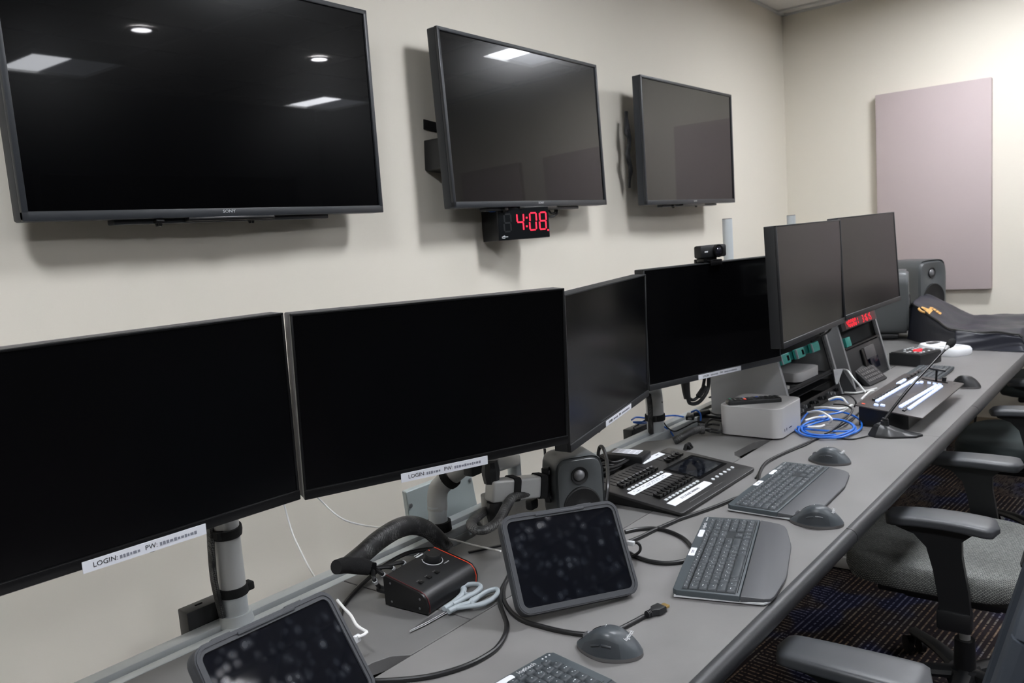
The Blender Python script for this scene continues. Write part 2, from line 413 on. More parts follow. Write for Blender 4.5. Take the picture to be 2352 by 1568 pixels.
# ------------------------------------------------------------------ the room
WX0, WX1, WY0, WY1, H = -2.6, 5.53, -3.2, 1.825, 2.735
struct('floor', MB().box(((WX0 + WX1) / 2, (WY0 + WY1) / 2, -0.05), (WX1 - WX0 + 0.4, WY1 - WY0 + 0.4, 0.1)), M_carpet)
struct('wall_back', MB().box(((WX0 + WX1) / 2, WY1 + 0.05, H / 2 + 0.1), (WX1 - WX0 + 0.4, 0.1, H + 0.2)), M_wall)
struct('wall_right', MB().box((WX1 + 0.05, (WY0 + WY1) / 2, H / 2 + 0.1), (0.1, WY1 - WY0, H + 0.2)), M_wall)
struct('wall_left', MB().box((WX0 - 0.05, (WY0 + WY1) / 2, H / 2 + 0.1), (0.1, WY1 - WY0, H + 0.2)), M_wall)
# the wall behind the photographer is dark and holds a long dark window (seen only mirrored in the screens)
wf = MB()
wf.box(((WX0 + WX1) / 2, WY0 - 0.05, 0.45), (WX1 - WX0 + 0.4, 0.1, 0.9))
wf.box(((WX0 + WX1) / 2, WY0 - 0.05, (2.08 + H + 0.2) / 2), (WX1 - WX0 + 0.4, 0.1, H + 0.2 - 2.08))
wf.box((-1.2, WY0 - 0.05, 1.49), (3.0, 0.1, 1.18)); wf.box((5.45, WY0 - 0.05, 1.49), (0.5, 0.1, 1.18))
wf.box((WX1 - 0.01, -2.4, H / 2), (0.02, 1.6, H - 0.02))  # added unseen dark lining on the right wall, darkens the nearest television's reflection
struct('wall_front', wf, M_dark)
w1 = struct('window_1', MB().box((2.75, WY0 - 0.07, 1.49), (4.9, 0.012, 1.18)), mat('dark_window_glass', (8, 8, 9), 0.08))
fr = MB()
for z in (0.9, 2.08): fr.box((2.75, WY0 - 0.02, z), (4.98, 0.1, 0.05))
for x in (0.3, 2.75, 5.2): fr.box((x, WY0 - 0.02, 1.49), (0.05, 0.1, 1.2))
fr.build('window_frame', M_blackp, w1)
# ceiling: a slab above a grid of lay-in tiles
struct('ceiling', MB().box(((WX0 + WX1) / 2, (WY0 + WY1) / 2, H + 0.17), (WX1 - WX0 + 0.4, WY1 - WY0 + 0.4, 0.08)), M_ceil)
ceil = bpy.data.objects['ceiling']
P_ = 0.61
xs = [WX1 - 0.13 - P_ * k for k in range(-1, 14)]
ys = [WY1 - 0.5 - P_ * k for k in range(-1, 9)]
TROF = [(4.66, 0.34, 'above the furthest chairs by the right wall'), (5.20, -2.62, 'in the corner by the right wall and dark window'), (2.42, 0.34, 'above the middle of the desk chairs'),
        (2.67, -2.38, 'beside the dark window, mid room'), (0.0, 0.34, 'unseen fill added above the photographer, left part of the room'), (0.0, -2.38, 'unseen fill added beside the dark window, left part of the room')]  # the two left ones are out of view, added as fill
def tile_centres():
    for i in range(len(xs) - 1):
        for j in range(len(ys) - 1):
            yield (xs[i], xs[i + 1], ys[j], ys[j + 1])
gb = MB(); cells = []
for (xa, xb, ya, yb) in tile_centres():
    x0, x1 = max(min(xa, xb), WX0), min(max(xa, xb), WX1); y0, y1 = max(min(ya, yb), WY0), min(max(ya, yb), WY1)
    if x1 - x0 < 0.03 or y1 - y0 < 0.03: continue
    cells.append((x0, x1, y0, y1))
for x in xs:
    if WX0 < x < WX1: gb.box((x, (WY0 + WY1) / 2, H + 0.003), (0.024, WY1 - WY0, 0.012))
for y in ys:
    if WY0 < y < WY1: gb.box(((WX0 + WX1) / 2, y, H + 0.003), (WX1 - WX0, 0.024, 0.012))
gb.box(((WX0 + WX1) / 2, WY1 - 0.01, H + 0.003), (WX1 - WX0, 0.02, 0.012)); gb.box((WX1 - 0.01, (WY0 + WY1) / 2, H + 0.003), (0.02, WY1 - WY0, 0.012))
gb.build('ceiling_grid', M_grid, ceil)
tmesh = {}
for i, (x0, x1, y0, y1) in enumerate(cells):
    k = (round(x1 - x0, 3), round(y1 - y0, 3))
    if k not in tmesh: tmesh[k] = MB().box((0, 0, 0), (k[0] - 0.006, k[1] - 0.006, 0.018), bev=0.003, seg=1).mesh('ceiling_tile', M_ceil)
    o = bpy.data.objects.new('ceiling_tile', tmesh[k]); COL.objects.link(o); o.parent = ceil; o.location = ((x0 + x1) / 2, (y0 + y1) / 2, H + 0.018)
# square troffers with a bright strip on one side, and round downlights
for (cx, cy, nm) in TROF:
    t = thing('ceiling_light', 'square ceiling light, ' + nm, 'ceiling light', T(cx, cy, H - 0.006), 'square ceiling lights')
    b = MB()
    for sx in (-1, 1): b.box((sx * 0.296, 0, -0.014), (0.010, 0.602, 0.034)); b.box((0, sx * 0.296, -0.014), (0.582, 0.010, 0.034))
    b.box((0, 0, -0.001), (0.582, 0.582, 0.004)); b.build('housing', M_grid, t)
    MB().box((-0.155, 0, -0.012), (0.265, 0.575, 0.008), bev=0.002).build('diffuser', M_diff, t)
    MB().box((0.135, 0, -0.010), (0.30, 0.575, 0.006)).build('side_lens', M_diff2, t)
for x, nm in ((1.32, 'left one of the round downlights'), (2.65, 'middle one of the round downlights'), (3.98, 'right one of the round downlights')):
    t = thing('downlight', 'small round recessed downlight, ' + nm, 'downlight', T(x, -1.26, H - 0.004), 'round downlights')
    MB().lathe([(0.055, -0.004), (0.085, -0.006), (0.092, 0.0), (0.085, 0.002), (0.055, 0.004)]).build('trim_ring', M_grid, t)
    MB().cyl((0, 0, -0.003), (0, 0, 0.004), 0.056, seg=32).build('lens', M_down, t)
struct('baseboard_right', MB().box((WX1 - 0.006, (WY0 + WY1) / 2, 0.055), (0.012, WY1 - WY0, 0.11), bev=0.003), M_base)
struct('baseboard_back', MB().box(((WX0 + WX1) / 2, WY1 - 0.006, 0.055), (WX1 - WX0 - 0.03, 0.012, 0.11), bev=0.003), M_base)
# acoustic panels on the right wall
for y, nm in ((0.932, 'tall mauve fabric acoustic panel on the right wall, above the two big loudspeakers'), (0.02, 'tall mauve fabric acoustic panel, second along the right wall from the corner'), (-0.85, 'tall mauve fabric acoustic panel, third along the right wall from the corner')):
    o = MB().box((0, 0, 0), (0.055, 0.625, 1.222), bev=0.004).build('acoustic_panel', M_panel); o.location = (WX1 - 0.0285, y, 1.515)
    tag(o, nm, 'acoustic panel', 'mauve acoustic panels')

# ------------------------------------------------------------------ wall televisions
def make_tv(c, yaw, tilt, roll, label, logo_size=0.0105):
    t = thing('television', label, 'television', basis(c, yaw, tilt, roll), 'televisions in a row on the wall')
    w, h = 0.965, 0.561; bt, bb, bs = 0.0125, 0.02, 0.0125
    MB().prism(rrect(w, h, 0.006), -0.03, 0, M=RX(90), bev=0.002).build('rear_cover', M_bezel, t, M=T(0, 0.006, 0))
    f = MB()
    f.box((0, 0, h / 2 - bt / 2), (w, 0.012, bt), bev=0.002); f.box((0, 0, -h / 2 + bb / 2), (w, 0.012, bb), bev=0.002)
    for s in (-1, 1): f.box((s * (w / 2 - bs / 2), 0, 0), (bs, 0.012, h - 0.004), bev=0.002)
    f.build('frame', M_bezel, t)
    MB().box((0, 0.001, (bb - bt) / 2), (w - 2 * bs, 0.004, h - bt - bb)).build('screen', M_screen, t)
    MB().box((0, 0.052, -0.04), (0.72, 0.036, 0.36), bev=0.01).build('electronics_housing', M_blackp, t)
    MB().box((-0.015, 0.001, -h / 2 - 0.004), (0.235, 0.02, 0.009), bev=0.002).build('sensor_bar', M_black2, t)
    MB().box((0.0, 0.03, -h / 2 - 0.005), (0.59, 0.03, 0.012), bev=0.003).build('lower_lip', M_bezel, t)
    for x in (-0.196, 0.046):
        b = MB(); b.box((x, 0.012, -h / 2 - 0.006), (0.02, 0.018, 0.01), bev=0.002)
        for s in (-1, 1): b.cyl((x + s * 0.006, 0.012, -h / 2 - 0.004), (x + s * 0.004, 0.012, -h / 2 - 0.017), 0.005, 0.003, seg=10)
        b.build('stand_clip', M_black2, t)
    text('SONY', logo_size, M_logo, t, T(-0.025 if c[0] < 2 else 0.005, -0.0065, -h / 2 + 0.012) @ FACE, sx=1.25)
    return t
def wall_mount(x, z, y_tv, label):
    t = thing('wall_mount', label, 'wall mount', T(x, WY1, z), 'wall mounts behind the televisions')
    MB().box((0, -0.008, 0), (0.28, 0.014, 0.34), bev=0.003).build('wall_plate', M_blackp, t)
    d = WY1 - y_tv - 0.076
    b = MB()
    for s in (-1, 1): b.box((s * 0.12, -0.014 - (d - 0.02) / 2, 0), (0.025, max(0.01, d - 0.022), 0.38), bev=0.003)
    b.build('bracket_arm', M_blackp, t)
TVS = [((1.160, 1.709, 1.796), 0, -0.72, 0, 'wall television nearest the camera, with two round lights mirrored in its black glass'),
       ((2.416, 1.704, 1.802), 0.5, 1.1, 0, 'middle wall television, directly above the red digital clock'),
       ((3.698, 1.674, 1.796), -1.4, -0.3, 0, 'rightmost wall television, nearest the room corner')]
for i, a in enumerate(TVS): make_tv(*a)
for i, a in enumerate(TVS): wall_mount(a[0][0], a[0][2], a[0][1] + (0.0 if i else 0.01), 'black wall bracket holding the ' + ('television nearest the camera', 'middle television', 'rightmost television')[i])
# cables behind the TVs
tag(MB().tube([aty(1024, 262, 1.77), aty(1015, 274, 1.76), aty(1013, 290, 1.755), aty(1018, 306, 1.76), aty(1027, 316, 1.77)], 0.006).build('television_cable', M_cable), 'short black cable loop at the left edge of the middle television', 'cable')
tag(MB().tube([aty(1250, 476, 1.74), aty(1256, 494, 1.735), aty(1268, 497, 1.735), aty(1279, 490, 1.74), aty(1277, 476, 1.745), aty(1268, 465, 1.75)], 0.005).tube([aty(1256, 476, 1.75), aty(1266, 490, 1.745), aty(1275, 486, 1.745), aty(1272, 472, 1.75)], 0.004).build('television_cable', M_cable), 'black cable loops hanging under the middle television beside the clock', 'cable')
mb = MB()
for k in range(5):
    ph = k * 0.8
    mb.tube([(3.215 + 0.012 * math.sin(ph), 1.76, 1.93), (3.197 + 0.012 * math.cos(ph), 1.75, 1.88 - 0.01 * k), (3.205 + 0.01 * math.sin(ph + 1), 1.745, 1.81), (3.192 + 0.012 * math.cos(ph * 2), 1.75, 1.74), (3.202 + 0.01 * k * 0.5, 1.75, 1.67), (3.23, 1.77, 1.60 + 0.01 * k)], 0.006)
tag(mb.build('cable_bundle', M_cable), 'tangled black cable bundle hanging behind the left edge of the rightmost television', 'cable')
# black strap and media box beside the middle TV
b = MB().box((0, 0, 0), (0.082, 0.004, 0.032), M=RZ(0) @ RY(6), bev=0.001)
o = b.build('wall_strap', M_velcro); o.matrix_world = T(1.985, WY1 - 0.003, 1.805)
o.location = aty(993, 290, WY1 - 0.004); tag(o, 'short black strap stuck on the wall left of the middle television', 'strap')
c = aty(1010, 358, 1.787)
t = thing('media_box', 'black media player box with coiled cable, on the wall behind the middle television', 'media player', T(c.x + 0.02, c.y, c.z) @ RY(4))
MB().prism(rrect(0.11, 0.100, 0.006), -0.035, 0.035, M=RX(90), bev=0.003).build('housing', M_blackp, t)
b = MB()
for k in range(4): b.tube([(0.01 + 0.05 * math.cos(a) * (1 - 0.1 * k), -0.038 - 0.002 * k, 0.045 * math.sin(a) * (1 - 0.1 * k)) for a in [2 * PI * q / 10 for q in range(10)]], 0.0028, closed=True)
b.build('coiled_cable', M_cable, t)
MB().box((-0.045, -0.037, -0.005), (0.008, 0.003, 0.05)).build('port_label', M_logo, t)
MB().box((-0.04, -0.037, -0.042), (0.025, 0.003, 0.010)).build('terminal_block', M_tealdk, t)
tag(MB().tube([aty(1120, 482, 1.74), aty(1128, 484, 1.73), aty(1138, 483, 1.735), aty(1146, 480, 1.745)], 0.005).build('blue_patch_lead', M_cableb), 'short blue cable end showing under the middle television', 'cable')

# ------------------------------------------------------------------ digital clock
pc = aty(1204, 512, 1.69)
t = thing('digital_clock', 'black wall clock with red digits reading 4:08, under the middle television', 'clock', T(pc.x, pc.y, pc.z) @ RZ(-18) @ RX(0))
cw, chh = 0.225, 0.112
MB().box((0, 0.052, 0), (cw, 0.1, chh), bev=0.002).build('case', M_blackp, t)
MB().box((0, 0.0005, 0), (cw - 0.006, 0.003, chh - 0.006)).build('face', mat('clock_window', (22, 24, 26), 0.18), t)
g = MB(); digit(g, '8', -0.072, 0.004, 0.028, 0.06, 0.0055, y=-0.0012, d=0.0006); g.build('unlit_digit', M_ghost, t)
for ch, x in (('4', -0.018), ('0', 0.038), ('8', 0.082)):
    g = MB(); digit(g, ch, x, 0.004, 0.028, 0.060, 0.0048, y=-0.002); g.build('digit', M_red, t)
g = MB(); g.box((0.011, -0.002, 0.018), (0.006, 0.001, 0.006)); g.box((0.009, -0.002, -0.012), (0.006, 0.001, 0.006)); g.build('colon', M_red, t)
MB().box((0.103, -0.002, -0.03), (0.006, 0.001, 0.006)).build('decimal_point', M_red, t)
g = MB(); g.tube([(-0.088, -0.002, -0.040), (-0.099, -0.002, -0.044), (-0.098, -0.002, -0.048), (-0.088, -0.002, -0.049)], 0.0014, seg=6); g.box((-0.085, -0.002, -0.044), (0.02, 0.001, 0.003)); g.build('maker_mark', M_logo, t)


# ------------------------------------------------------------------ control desk (yawed -3 degrees to the wall)
SL = -0.052
def yf(x): return 0.553 + SL * x       # front edge of the laminate
def ycr(x): return 0.972 + SL * x      # crease between worktop and rear flaps
def yr(x): return 1.318 + SL * x       # front of the aluminium rail
DZ = 0.74
DX0, DX1 = -0.9, 5.4
desk = thing('control_desk', 'long grey laminate control desk with black rounded front edge and aluminium rear rail', 'desk', T(0, 0, 0))
seams = [DX0, 0.12, 1.72, 3.32, DX1] # joints of the front slabs
joint = [1.72, 2.65]
for a, b_ in zip([DX0, 2.56], [2.56, DX1]):
    g = 0.0008
    P = [(a + g, yf(a)), (b_ - g, yf(b_)), (b_ - g, ycr(b_) - 0.0012), (a + g, ycr(a) - 0.0012)]
    MB().prism(P, DZ - 0.028, DZ, bev=0.0008, seg=1).build('worktop', M_desk, desk)
# rear flaps, with a cable notch at the crease and cut-outs where the monitor posts rise
def flap(a, b_, notch=None, cuts=(), g=0.0012):
    P = [(a + g, ycr(a) + g)]
    if notch:
        n0, n1 = notch
        P += [(n0, ycr(n0) + g), (n0 + 0.02, ycr(n0) + 0.028), (n0 + 0.05, ycr(n0) + 0.04), (n1 - 0.05, ycr(n1) + 0.04), (n1 - 0.02, ycr(n1) + 0.028), (n1, ycr(n1) + g)]
    P += [(b_ - g, ycr(b_) + g), (b_ - g, yr(b_) - g)]
    for (cx, hw, dp) in sorted(cuts, reverse=True):
        for k in range(9):
            s = -1 + 2 * k / 8
            x = cx - s * hw; P.append((x, yr(x) - g - dp * math.sqrt(max(0, 1 - s * s)) ** 0.8))
    P += [(a + g, yr(a) - g)]
    return MB().prism(P, DZ - 0.022, DZ, bev=0.0008, seg=1).build('rear_flap', M_desk2, desk)
flap(DX0, 0.35); flap(0.35, 1.005, notch=(0.66, 0.86)); flap(1.005, 2.56, notch=(2.14, 2.36), cuts=((1.28, 0.13, 0.075), (2.40, 0.20, 0.07))); flap(2.56, 4.0); flap(4.0, DX1)
# tray under the flaps, near black: shade in the notches put into its colour
MB().box((2.25, 1.06, DZ - 0.2), (6.2, 0.44, 0.006), M=Matrix.Translation((2.25, 1.1, 0)) @ RZ(-3) @ Matrix.Translation((-2.25, -1.1, 0))).build('shaded_cable_tray', M_hole, desk)
# rounded front nosing in sections
def nosing(a, b_):
    prof = []
    for k in range(9):
        an = R(90 - 22.5 * k * 0.95); prof.append((-0.006 - 0.017 * math.cos(an) * 1.0, -0.018 + 0.018 * math.sin(an)))
    prof = [(0.0, 0.0)] + prof + [(0.0, -0.036)]
    A = [Vector((a, yf(a) + p[0] + 0.0, DZ + p[1])) for p in prof]; B = [Vector((b_, yf(b_) + p[0], DZ + p[1])) for p in prof]
    bm = MB()
    def fn(bb):
        va = [bb.verts.new(v) for v in A]; vb = [bb.verts.new(v) for v in B]
        n = len(va)
        for i in range(n): bb.faces.new((va[i], va[(i + 1) % n], vb[(i + 1) % n], vb[i]))
        bb.faces.new(va[::-1]); bb.faces.new(vb); bmesh.ops.recalc_face_normals(bb, faces=bb.faces)
    bm._new(fn, None); return bm.build('edge_nosing', M_edge, desk)
for a, b_ in zip([DX0, 1.7205, 3.0], [1.7195, 2.9995, DX1]): nosing(a + 0.0008, b_ - 0.0008)
# aluminium rail: two flats with a slot
Lr = DX1 - DX0; ang = math.degrees(math.atan(SL))
RM = T(DX0, yr(DX0), 0) @ RZ(ang)
r_ = MB()
Lr2 = Lr / math.cos(R(ang))
r_.box((Lr2 / 2, 0.012, DZ - 0.012), (Lr2, 0.022, 0.024), bev=0.002, M=RM); r_.box((Lr2 / 2, 0.052, DZ - 0.010), (Lr2, 0.030, 0.028), bev=0.002, M=RM); r_.box((Lr2 / 2, 0.03, DZ - 0.03), (Lr2, 0.06, 0.02), M=RM)
r_.build('rear_rail', M_alu, desk)
MB().box((Lr2 / 2, 0.03, DZ - 0.0155), (Lr2, 0.013, 0.008), M=RM).build('rail_slot', M_black2, desk)
for x in (0.0, 1.62, 3.2, 4.8):
    l = MB(); l.box((x, 0.96, 0.38), (0.05, 0.40, 0.66), bev=0.004); l.build('leg_panel', M_cream, desk)
    l = MB(); l.box((x, 0.93, 0.03), (0.07, 0.62, 0.05), bev=0.006); l.build('leg_foot', M_cream, desk)
    MB().box((x, 0.86, 0.69), (0.045, 0.60, 0.04), bev=0.003).build('support_beam', M_blackp, desk)

# ------------------------------------------------------------------ desktop monitors on arms
def make_monitor(c, yaw, tilt, roll, w, h, label, lab=None, labtext=True, thin=True, chin=0.017, side=M_monside):
    t = thing('monitor', label, 'monitor', basis(c, yaw, tilt, roll), 'desktop monitors on arms above the desk')
    MB().prism(rrect(w, h, 0.003), -0.03, 0, M=RX(90), bev=0.0015).build('rear_shell', side, t, M=T(0, 0.004, 0))
    MB().box((0, 0.046, 0), (w * 0.72, 0.026, h * 0.62), bev=0.012).build('rear_housing', M_blackp, t)
    bz = 0.004
    MB().box((0, 0.002, chin / 2 - bz / 2), (w - 2 * bz, 0.006, h - chin - bz)).build('screen', M_mscreen, t)
    f = MB()
    for s in (-1, 1): f.box((s * (w / 2 - bz / 2), 0.001, 0), (bz, 0.008, h), bev=0.0008)
    f.box((0, 0.001, h / 2 - bz / 2), (w, 0.008, bz), bev=0.0008)
    f.box((0, 0.0, -h / 2 + chin / 2), (w, 0.010, chin), bev=0.0012)
    f.build('bezel', M_monb if not thin else M_black2, t)
    if lab:
        lx, lz, lw, lh = lab
        L = MB().box((lx, -0.0065, lz), (lw, 0.0012, lh)).build('login_label', M_paper, t)
        s = lh * 0.62; ink = M_blackp
        text('LOGIN:', s, ink, L, T(lx - lw * 0.33, -0.0073, lz) @ FACE)
        text('PW:', s, ink, L, T(lx + lw * 0.03, -0.0073, lz) @ FACE)
        m_ = MB()      # the account details themselves are only indicated by short strokes
        rnd = random.Random(3)
        for (x0, x1) in ((-0.22, -0.07), (0.10, 0.40)):
            x = lx + lw * x0
            while x < lx + lw * x1:
                ww = s * rnd.uniform(0.25, 0.5); m_.box((x + ww / 2, -0.0073, lz - s * 0.05), (ww, 0.0004, s * rnd.choice((0.34, 0.4, 0.5)))); x += ww + s * 0.14
        m_.build('ink_strokes', mat('grey_ink', (128, 130, 140), 0.6) if 'grey_ink' not in MATS else MATS['grey_ink'], L)
    return t
mm = {}
mm[1] = make_monitor((0.544, 1.155, 1.155), -6.3, -2.1, -0.1, 0.56, 0.326, 'large black monitor nearest the camera, cut off by the left picture edge', lab=(0.017, -0.160, 0.182, 0.017))
mm[2] = make_monitor((1.090, 1.015, 1.146), -21.6, -3.0, -1.0, 0.56, 0.326, 'large black monitor second from the left, its label strip readable on the lower edge', lab=(-0.008, -0.160, 0.184, 0.017))
mm[3] = make_monitor((1.713, 1.015, 1.110), 11.1, -1.9, 0.1, 0.60, 0.349, 'angled dark grey monitor third from the left, behind the small loudspeaker', lab=(0.025, -0.165, 0.20, 0.014), thin=False, side=M_monb)
mm[4] = make_monitor((2.303, 0.986, 1.121), -18.1, -0.1, -0.2, 0.60, 0.349, 'black monitor with the webcam clipped on top', lab=(-0.002, -0.166, 0.194, 0.014), thin=False, side=M_monb)
mm[5] = make_monitor((2.538, 0.764, 1.218), -1.1, 1.5, 0.1, 0.60, 0.349, 'tall-looking grey reflecting monitor right of the webcam monitor, over the first rack', thin=False, side=M_monb)
mm[6] = make_monitor((3.125, 0.734, 1.227), -4.8, 3.0, 0.5, 0.60, 0.349, 'grey reflecting monitor furthest right, over the rack with the red display', thin=False, side=M_monb)
# small pegs under monitors 1 and 3 (joystick buttons)
for k, x in ((1, 0.03), (3, -0.075)): MB().lathe([(0.0, 0), (0.009, 0), (0.009, -0.008), (0.006, -0.013), (0.0, -0.014)], seg=14, M=T(x, 0.016, -(0.163 if k < 3 else 0.174))).build('joystick_button', M_blackp, mm[k])
# webcam
M4 = mm[4].matrix_world.copy()
t = thing('webcam', 'black webcam with round lens clipped on top of a monitor', 'webcam', M4 @ T(-0.004, 0.0, 0.1745))
MB().box((0.0, 0.012, 0.033), (0.115, 0.030, 0.038), bev=0.006).build('body', M_blackp, t)
MB().box((-0.01, 0.018, 0.008), (0.06, 0.03, 0.016), bev=0.004).box((-0.01, 0.040, -0.004), (0.055, 0.01, 0.03), bev=0.002).box((0.0, -0.010, -0.003), (0.05, 0.005, 0.014), bev=0.002).box((0.0, -0.002, 0.005), (0.05, 0.02, 0.006), bev=0.002).build('clip', M_black2, t)
g = MB().cyl((0.012, -0.012, 0.033), (0.012, 0.0, 0.033), 0.019, seg=28).build('lens_barrel', M_black2, t)
MB().lathe([(0.0, 0.003), (0.006, 0.0026), (0.0095, 0.001), (0.0125, 0.0)], seg=24, M=T(0.012, -0.0122, 0.033) @ RX(90)).build('lens', mat('lens_glass', (30, 30, 36), 0.05), g)
MB().box((-0.035, -0.0035, 0.033), (0.014, 0.001, 0.004)).build('side_mark', M_logo, t)

def strap(p, r, hgt, tab=0.0, dirv=(0, 0, 1)):
    d = Vector(dirv).normalized(); q = d.to_track_quat('Z', 'Y').to_matrix().to_4x4()
    b = MB().lathe([(r - 0.002, -hgt / 2), (r + 0.003, -hgt / 2), (r + 0.004, 0), (r + 0.003, hgt / 2), (r - 0.002, hgt / 2)], seg=28, M=Matrix.Translation(p) @ q)
    if tab: b.box(Vector(p) + Vector((tab, -0.01, 0.0)), (0.016, 0.02, hgt * 0.95), bev=0.003)
    return b
# arm 1: post behind the nearest monitor
PY = 1.256
PX = aty(541, 1400, PY + 0.055).x
t = thing('monitor_stand', 'silver tubular monitor post with two black straps, behind the nearest monitor', 'monitor arm', T(PX, PY + 0.055, DZ), 'silver monitor arms on the rear rail')
oy = 0.0
b = MB(); b.cyl((0, 0, -0.004), (0, 0, 0.018), 0.033, 0.028).cyl((0, 0, 0), (0, 0, 0.10), 0.0235, seg=32); b.build('post', M_alu, t)
MB().tube([(0, 0, 0.07), (0, 0, 0.15), (-0.003, -0.008, 0.21), (-0.008, -0.03, 0.28), (-0.01, -0.055, 0.36)], 0.0245, seg=28).build('arm_tube', M_silver, t)
MB().box((-0.02, -0.075, 0.38), (0.1, 0.03, 0.1), bev=0.006).build('mount_head', M_blackp, t)
strap((0, 0, 0.062), 0.0245, 0.017, tab=0.026).build('velcro_strap', M_velcro, t)
strap((-0.002, -0.003, 0.178), 0.026, 0.017, tab=-0.022, dirv=(-0.03, -0.1, 1)).build('velcro_strap', M_velcro, t)
MB().tube([(-0.028, 0.0, 0.02), (-0.035, 0.0, 0.09), (-0.036, -0.005, 0.15), (-0.03, 0.0, 0.2), (-0.045, -0.02, 0.30), (-0.04, -0.04, 0.36)], 0.009, flat=0.6).build('cable_sleeve', M_braid, t)
# arm 2: elbow post behind monitor 2
p2 = Vector((aty(1007, 1200, 1.281).x, 1.281, DZ))
t = thing('monitor_stand', 'silver elbow-shaped monitor arm with a black strap, below the second monitor', 'monitor arm', T(*p2), 'silver monitor arms on the rear rail')
MB().cyl((0, 0, 0.0), (0, 0, 0.022), 0.031, 0.03, seg=28).build('base_collar', M_velcro, t)
MB().cyl((0, 0, 0.02), (0, 0, 0.062), 0.0225, seg=32).build('post', M_alu, t)
PXY = lambda px, py, dy: aty(px, py, p2.y + dy) - p2
MB().tube([(0, 0, 0.062), PXY(1005, 1165, 0), PXY(1004, 1142, -0.001), PXY(1008, 1122, -0.006), PXY(1019, 1108, -0.014), PXY(1034, 1095, -0.026)], 0.0238, seg=28, n=10).build('elbow', M_silver, t)
MB().cyl((0.0, -0.0262, 0.12), (0.0, -0.0235, 0.12), 0.004, seg=12).build('set_screw', M_blackp, t)
q0, q1 = PXY(1030, 1098, -0.024), PXY(1100, 1040, -0.10)
MB().tube([q0, q1], 0.0225, seg=24, smooth=False).build('arm_tube', M_silver, t)
strap(q0 + (q1 - q0) * 0.04, 0.0245, 0.018, dirv=(q1 - q0)).build('velcro_strap', M_velcro, t)
MB().box(q1 + Vector((0.0, -0.0, 0.0)), (0.09, 0.03, 0.09), bev=0.006, M=None).build('mount_head', M_blackp, t)
# arm 3: post and curved neck behind monitor 3
p3 = Vector((2.335, yr(2.335) + 0.035, DZ))
t = thing('monitor_stand', 'silver gooseneck-shaped monitor arm with wide black strap, right of the third monitor', 'monitor arm', T(*p3), 'silver monitor arms on the rear rail')
MB().cyl((0, 0, -0.003), (0, 0, 0.05), 0.0285, seg=32).build('post', M_alu, t)
MB().tube([(0, 0, 0.045), (0, 0, 0.095), (-0.012, -0.004, 0.135), (-0.05, -0.012, 0.165), (-0.10, -0.03, 0.18), (-0.2, -0.05, 0.19)], 0.029, seg=28).build('elbow', M_silver, t)
strap((0, 0, 0.048), 0.030, 0.020, tab=-0.03).build('velcro_strap', M_velcro, t)
MB().cyl((0.0, -0.0295, 0.10), (0.0, -0.027, 0.10), 0.0035, seg=12).build('set_screw', M_blackp, t)
MB().tube([(-0.035, 0, 0.0), (-0.036, -0.002, 0.05), (-0.05, -0.01, 0.10), (-0.075, -0.02, 0.14)], 0.010, flat=0.7).build('cable_sleeve', M_braid, t)
# tall posts 4 and 5 that hold the right-hand monitors
for (px, py, nm, top, mc) in ((1670, 503, 'tall round silver pole rising behind the webcam monitor', 1.424, mm[4]), (1817, 495, 'tall round silver pole, only its tip showing behind the two right monitors', 1.422, mm[5])):
    pt = aty(px, py, 1.17); pt.y = yr(pt.x) + 0.03; k = aty(px, py, pt.y)
    t = thing('monitor_pole', nm, 'pole', T(k.x, k.y, DZ), 'tall silver poles on the rear rail')
    MB().cyl((0, 0, -0.003), (0, 0, k.z - DZ), 0.0185, seg=32).build('tube', M_alu, t)
    MB().cyl((0, 0, k.z - DZ - 0.001), (0, 0, k.z - DZ + 0.002), 0.0178, seg=32).build('end_cap', M_monside, t)
    MB().cyl((0, 0, -0.003), (0, 0, 0.012), 0.04, 0.034, seg=32).build('base_flange', M_alu, t)
    mw = mc.matrix_world.to_translation(); lc = Vector((mw.x - k.x, mw.y + 0.078 - k.y, mw.z - DZ))
    b = MB().tube([(0, 0, lc.z), lc * 0.5 + Vector((0.0, 0.05, lc.z * 0.5)), lc], 0.016, seg=16); b.cyl((0, 0, lc.z - 0.03), (0, 0, lc.z + 0.03), 0.024); b.box(lc, (0.1, 0.02, 0.1), bev=0.004)
    b.build('cross_arm', M_alu, t)
# hanging cables under monitor 4
Mi = mm[4].matrix_world
mb = MB(); mb.tube([Mi @ Vector(p) for p in ((-0.118, 0.03, -0.165), (-0.117, 0.03, -0.20), (-0.112, 0.03, -0.232))], lambda s: 0.0145 - 0.004 * s, seg=12)
mb.tube([Mi @ Vector(p) for p in ((-0.112, 0.03, -0.225), (-0.10, 0.03, -0.25), (-0.06, 0.03, -0.252), (-0.02, 0.03, -0.22), (-0.012, 0.03, -0.165))], 0.006)
mb.tube([Mi @ Vector(p) for p in ((-0.108, 0.034, -0.228), (-0.08, 0.034, -0.243), (-0.045, 0.034, -0.225), (-0.03, 0.034, -0.19), (-0.024, 0.034, -0.165))], 0.005)
mb.box((0, 0, 0), (0.014, 0.014, 0.045), bev=0.003, M=Mi @ T(-0.048, 0.03, -0.222) @ RY(52))
tag(mb.build('monitor_cables', M_cable), 'black cables with a moulded plug hanging under the webcam monitor', 'cable')
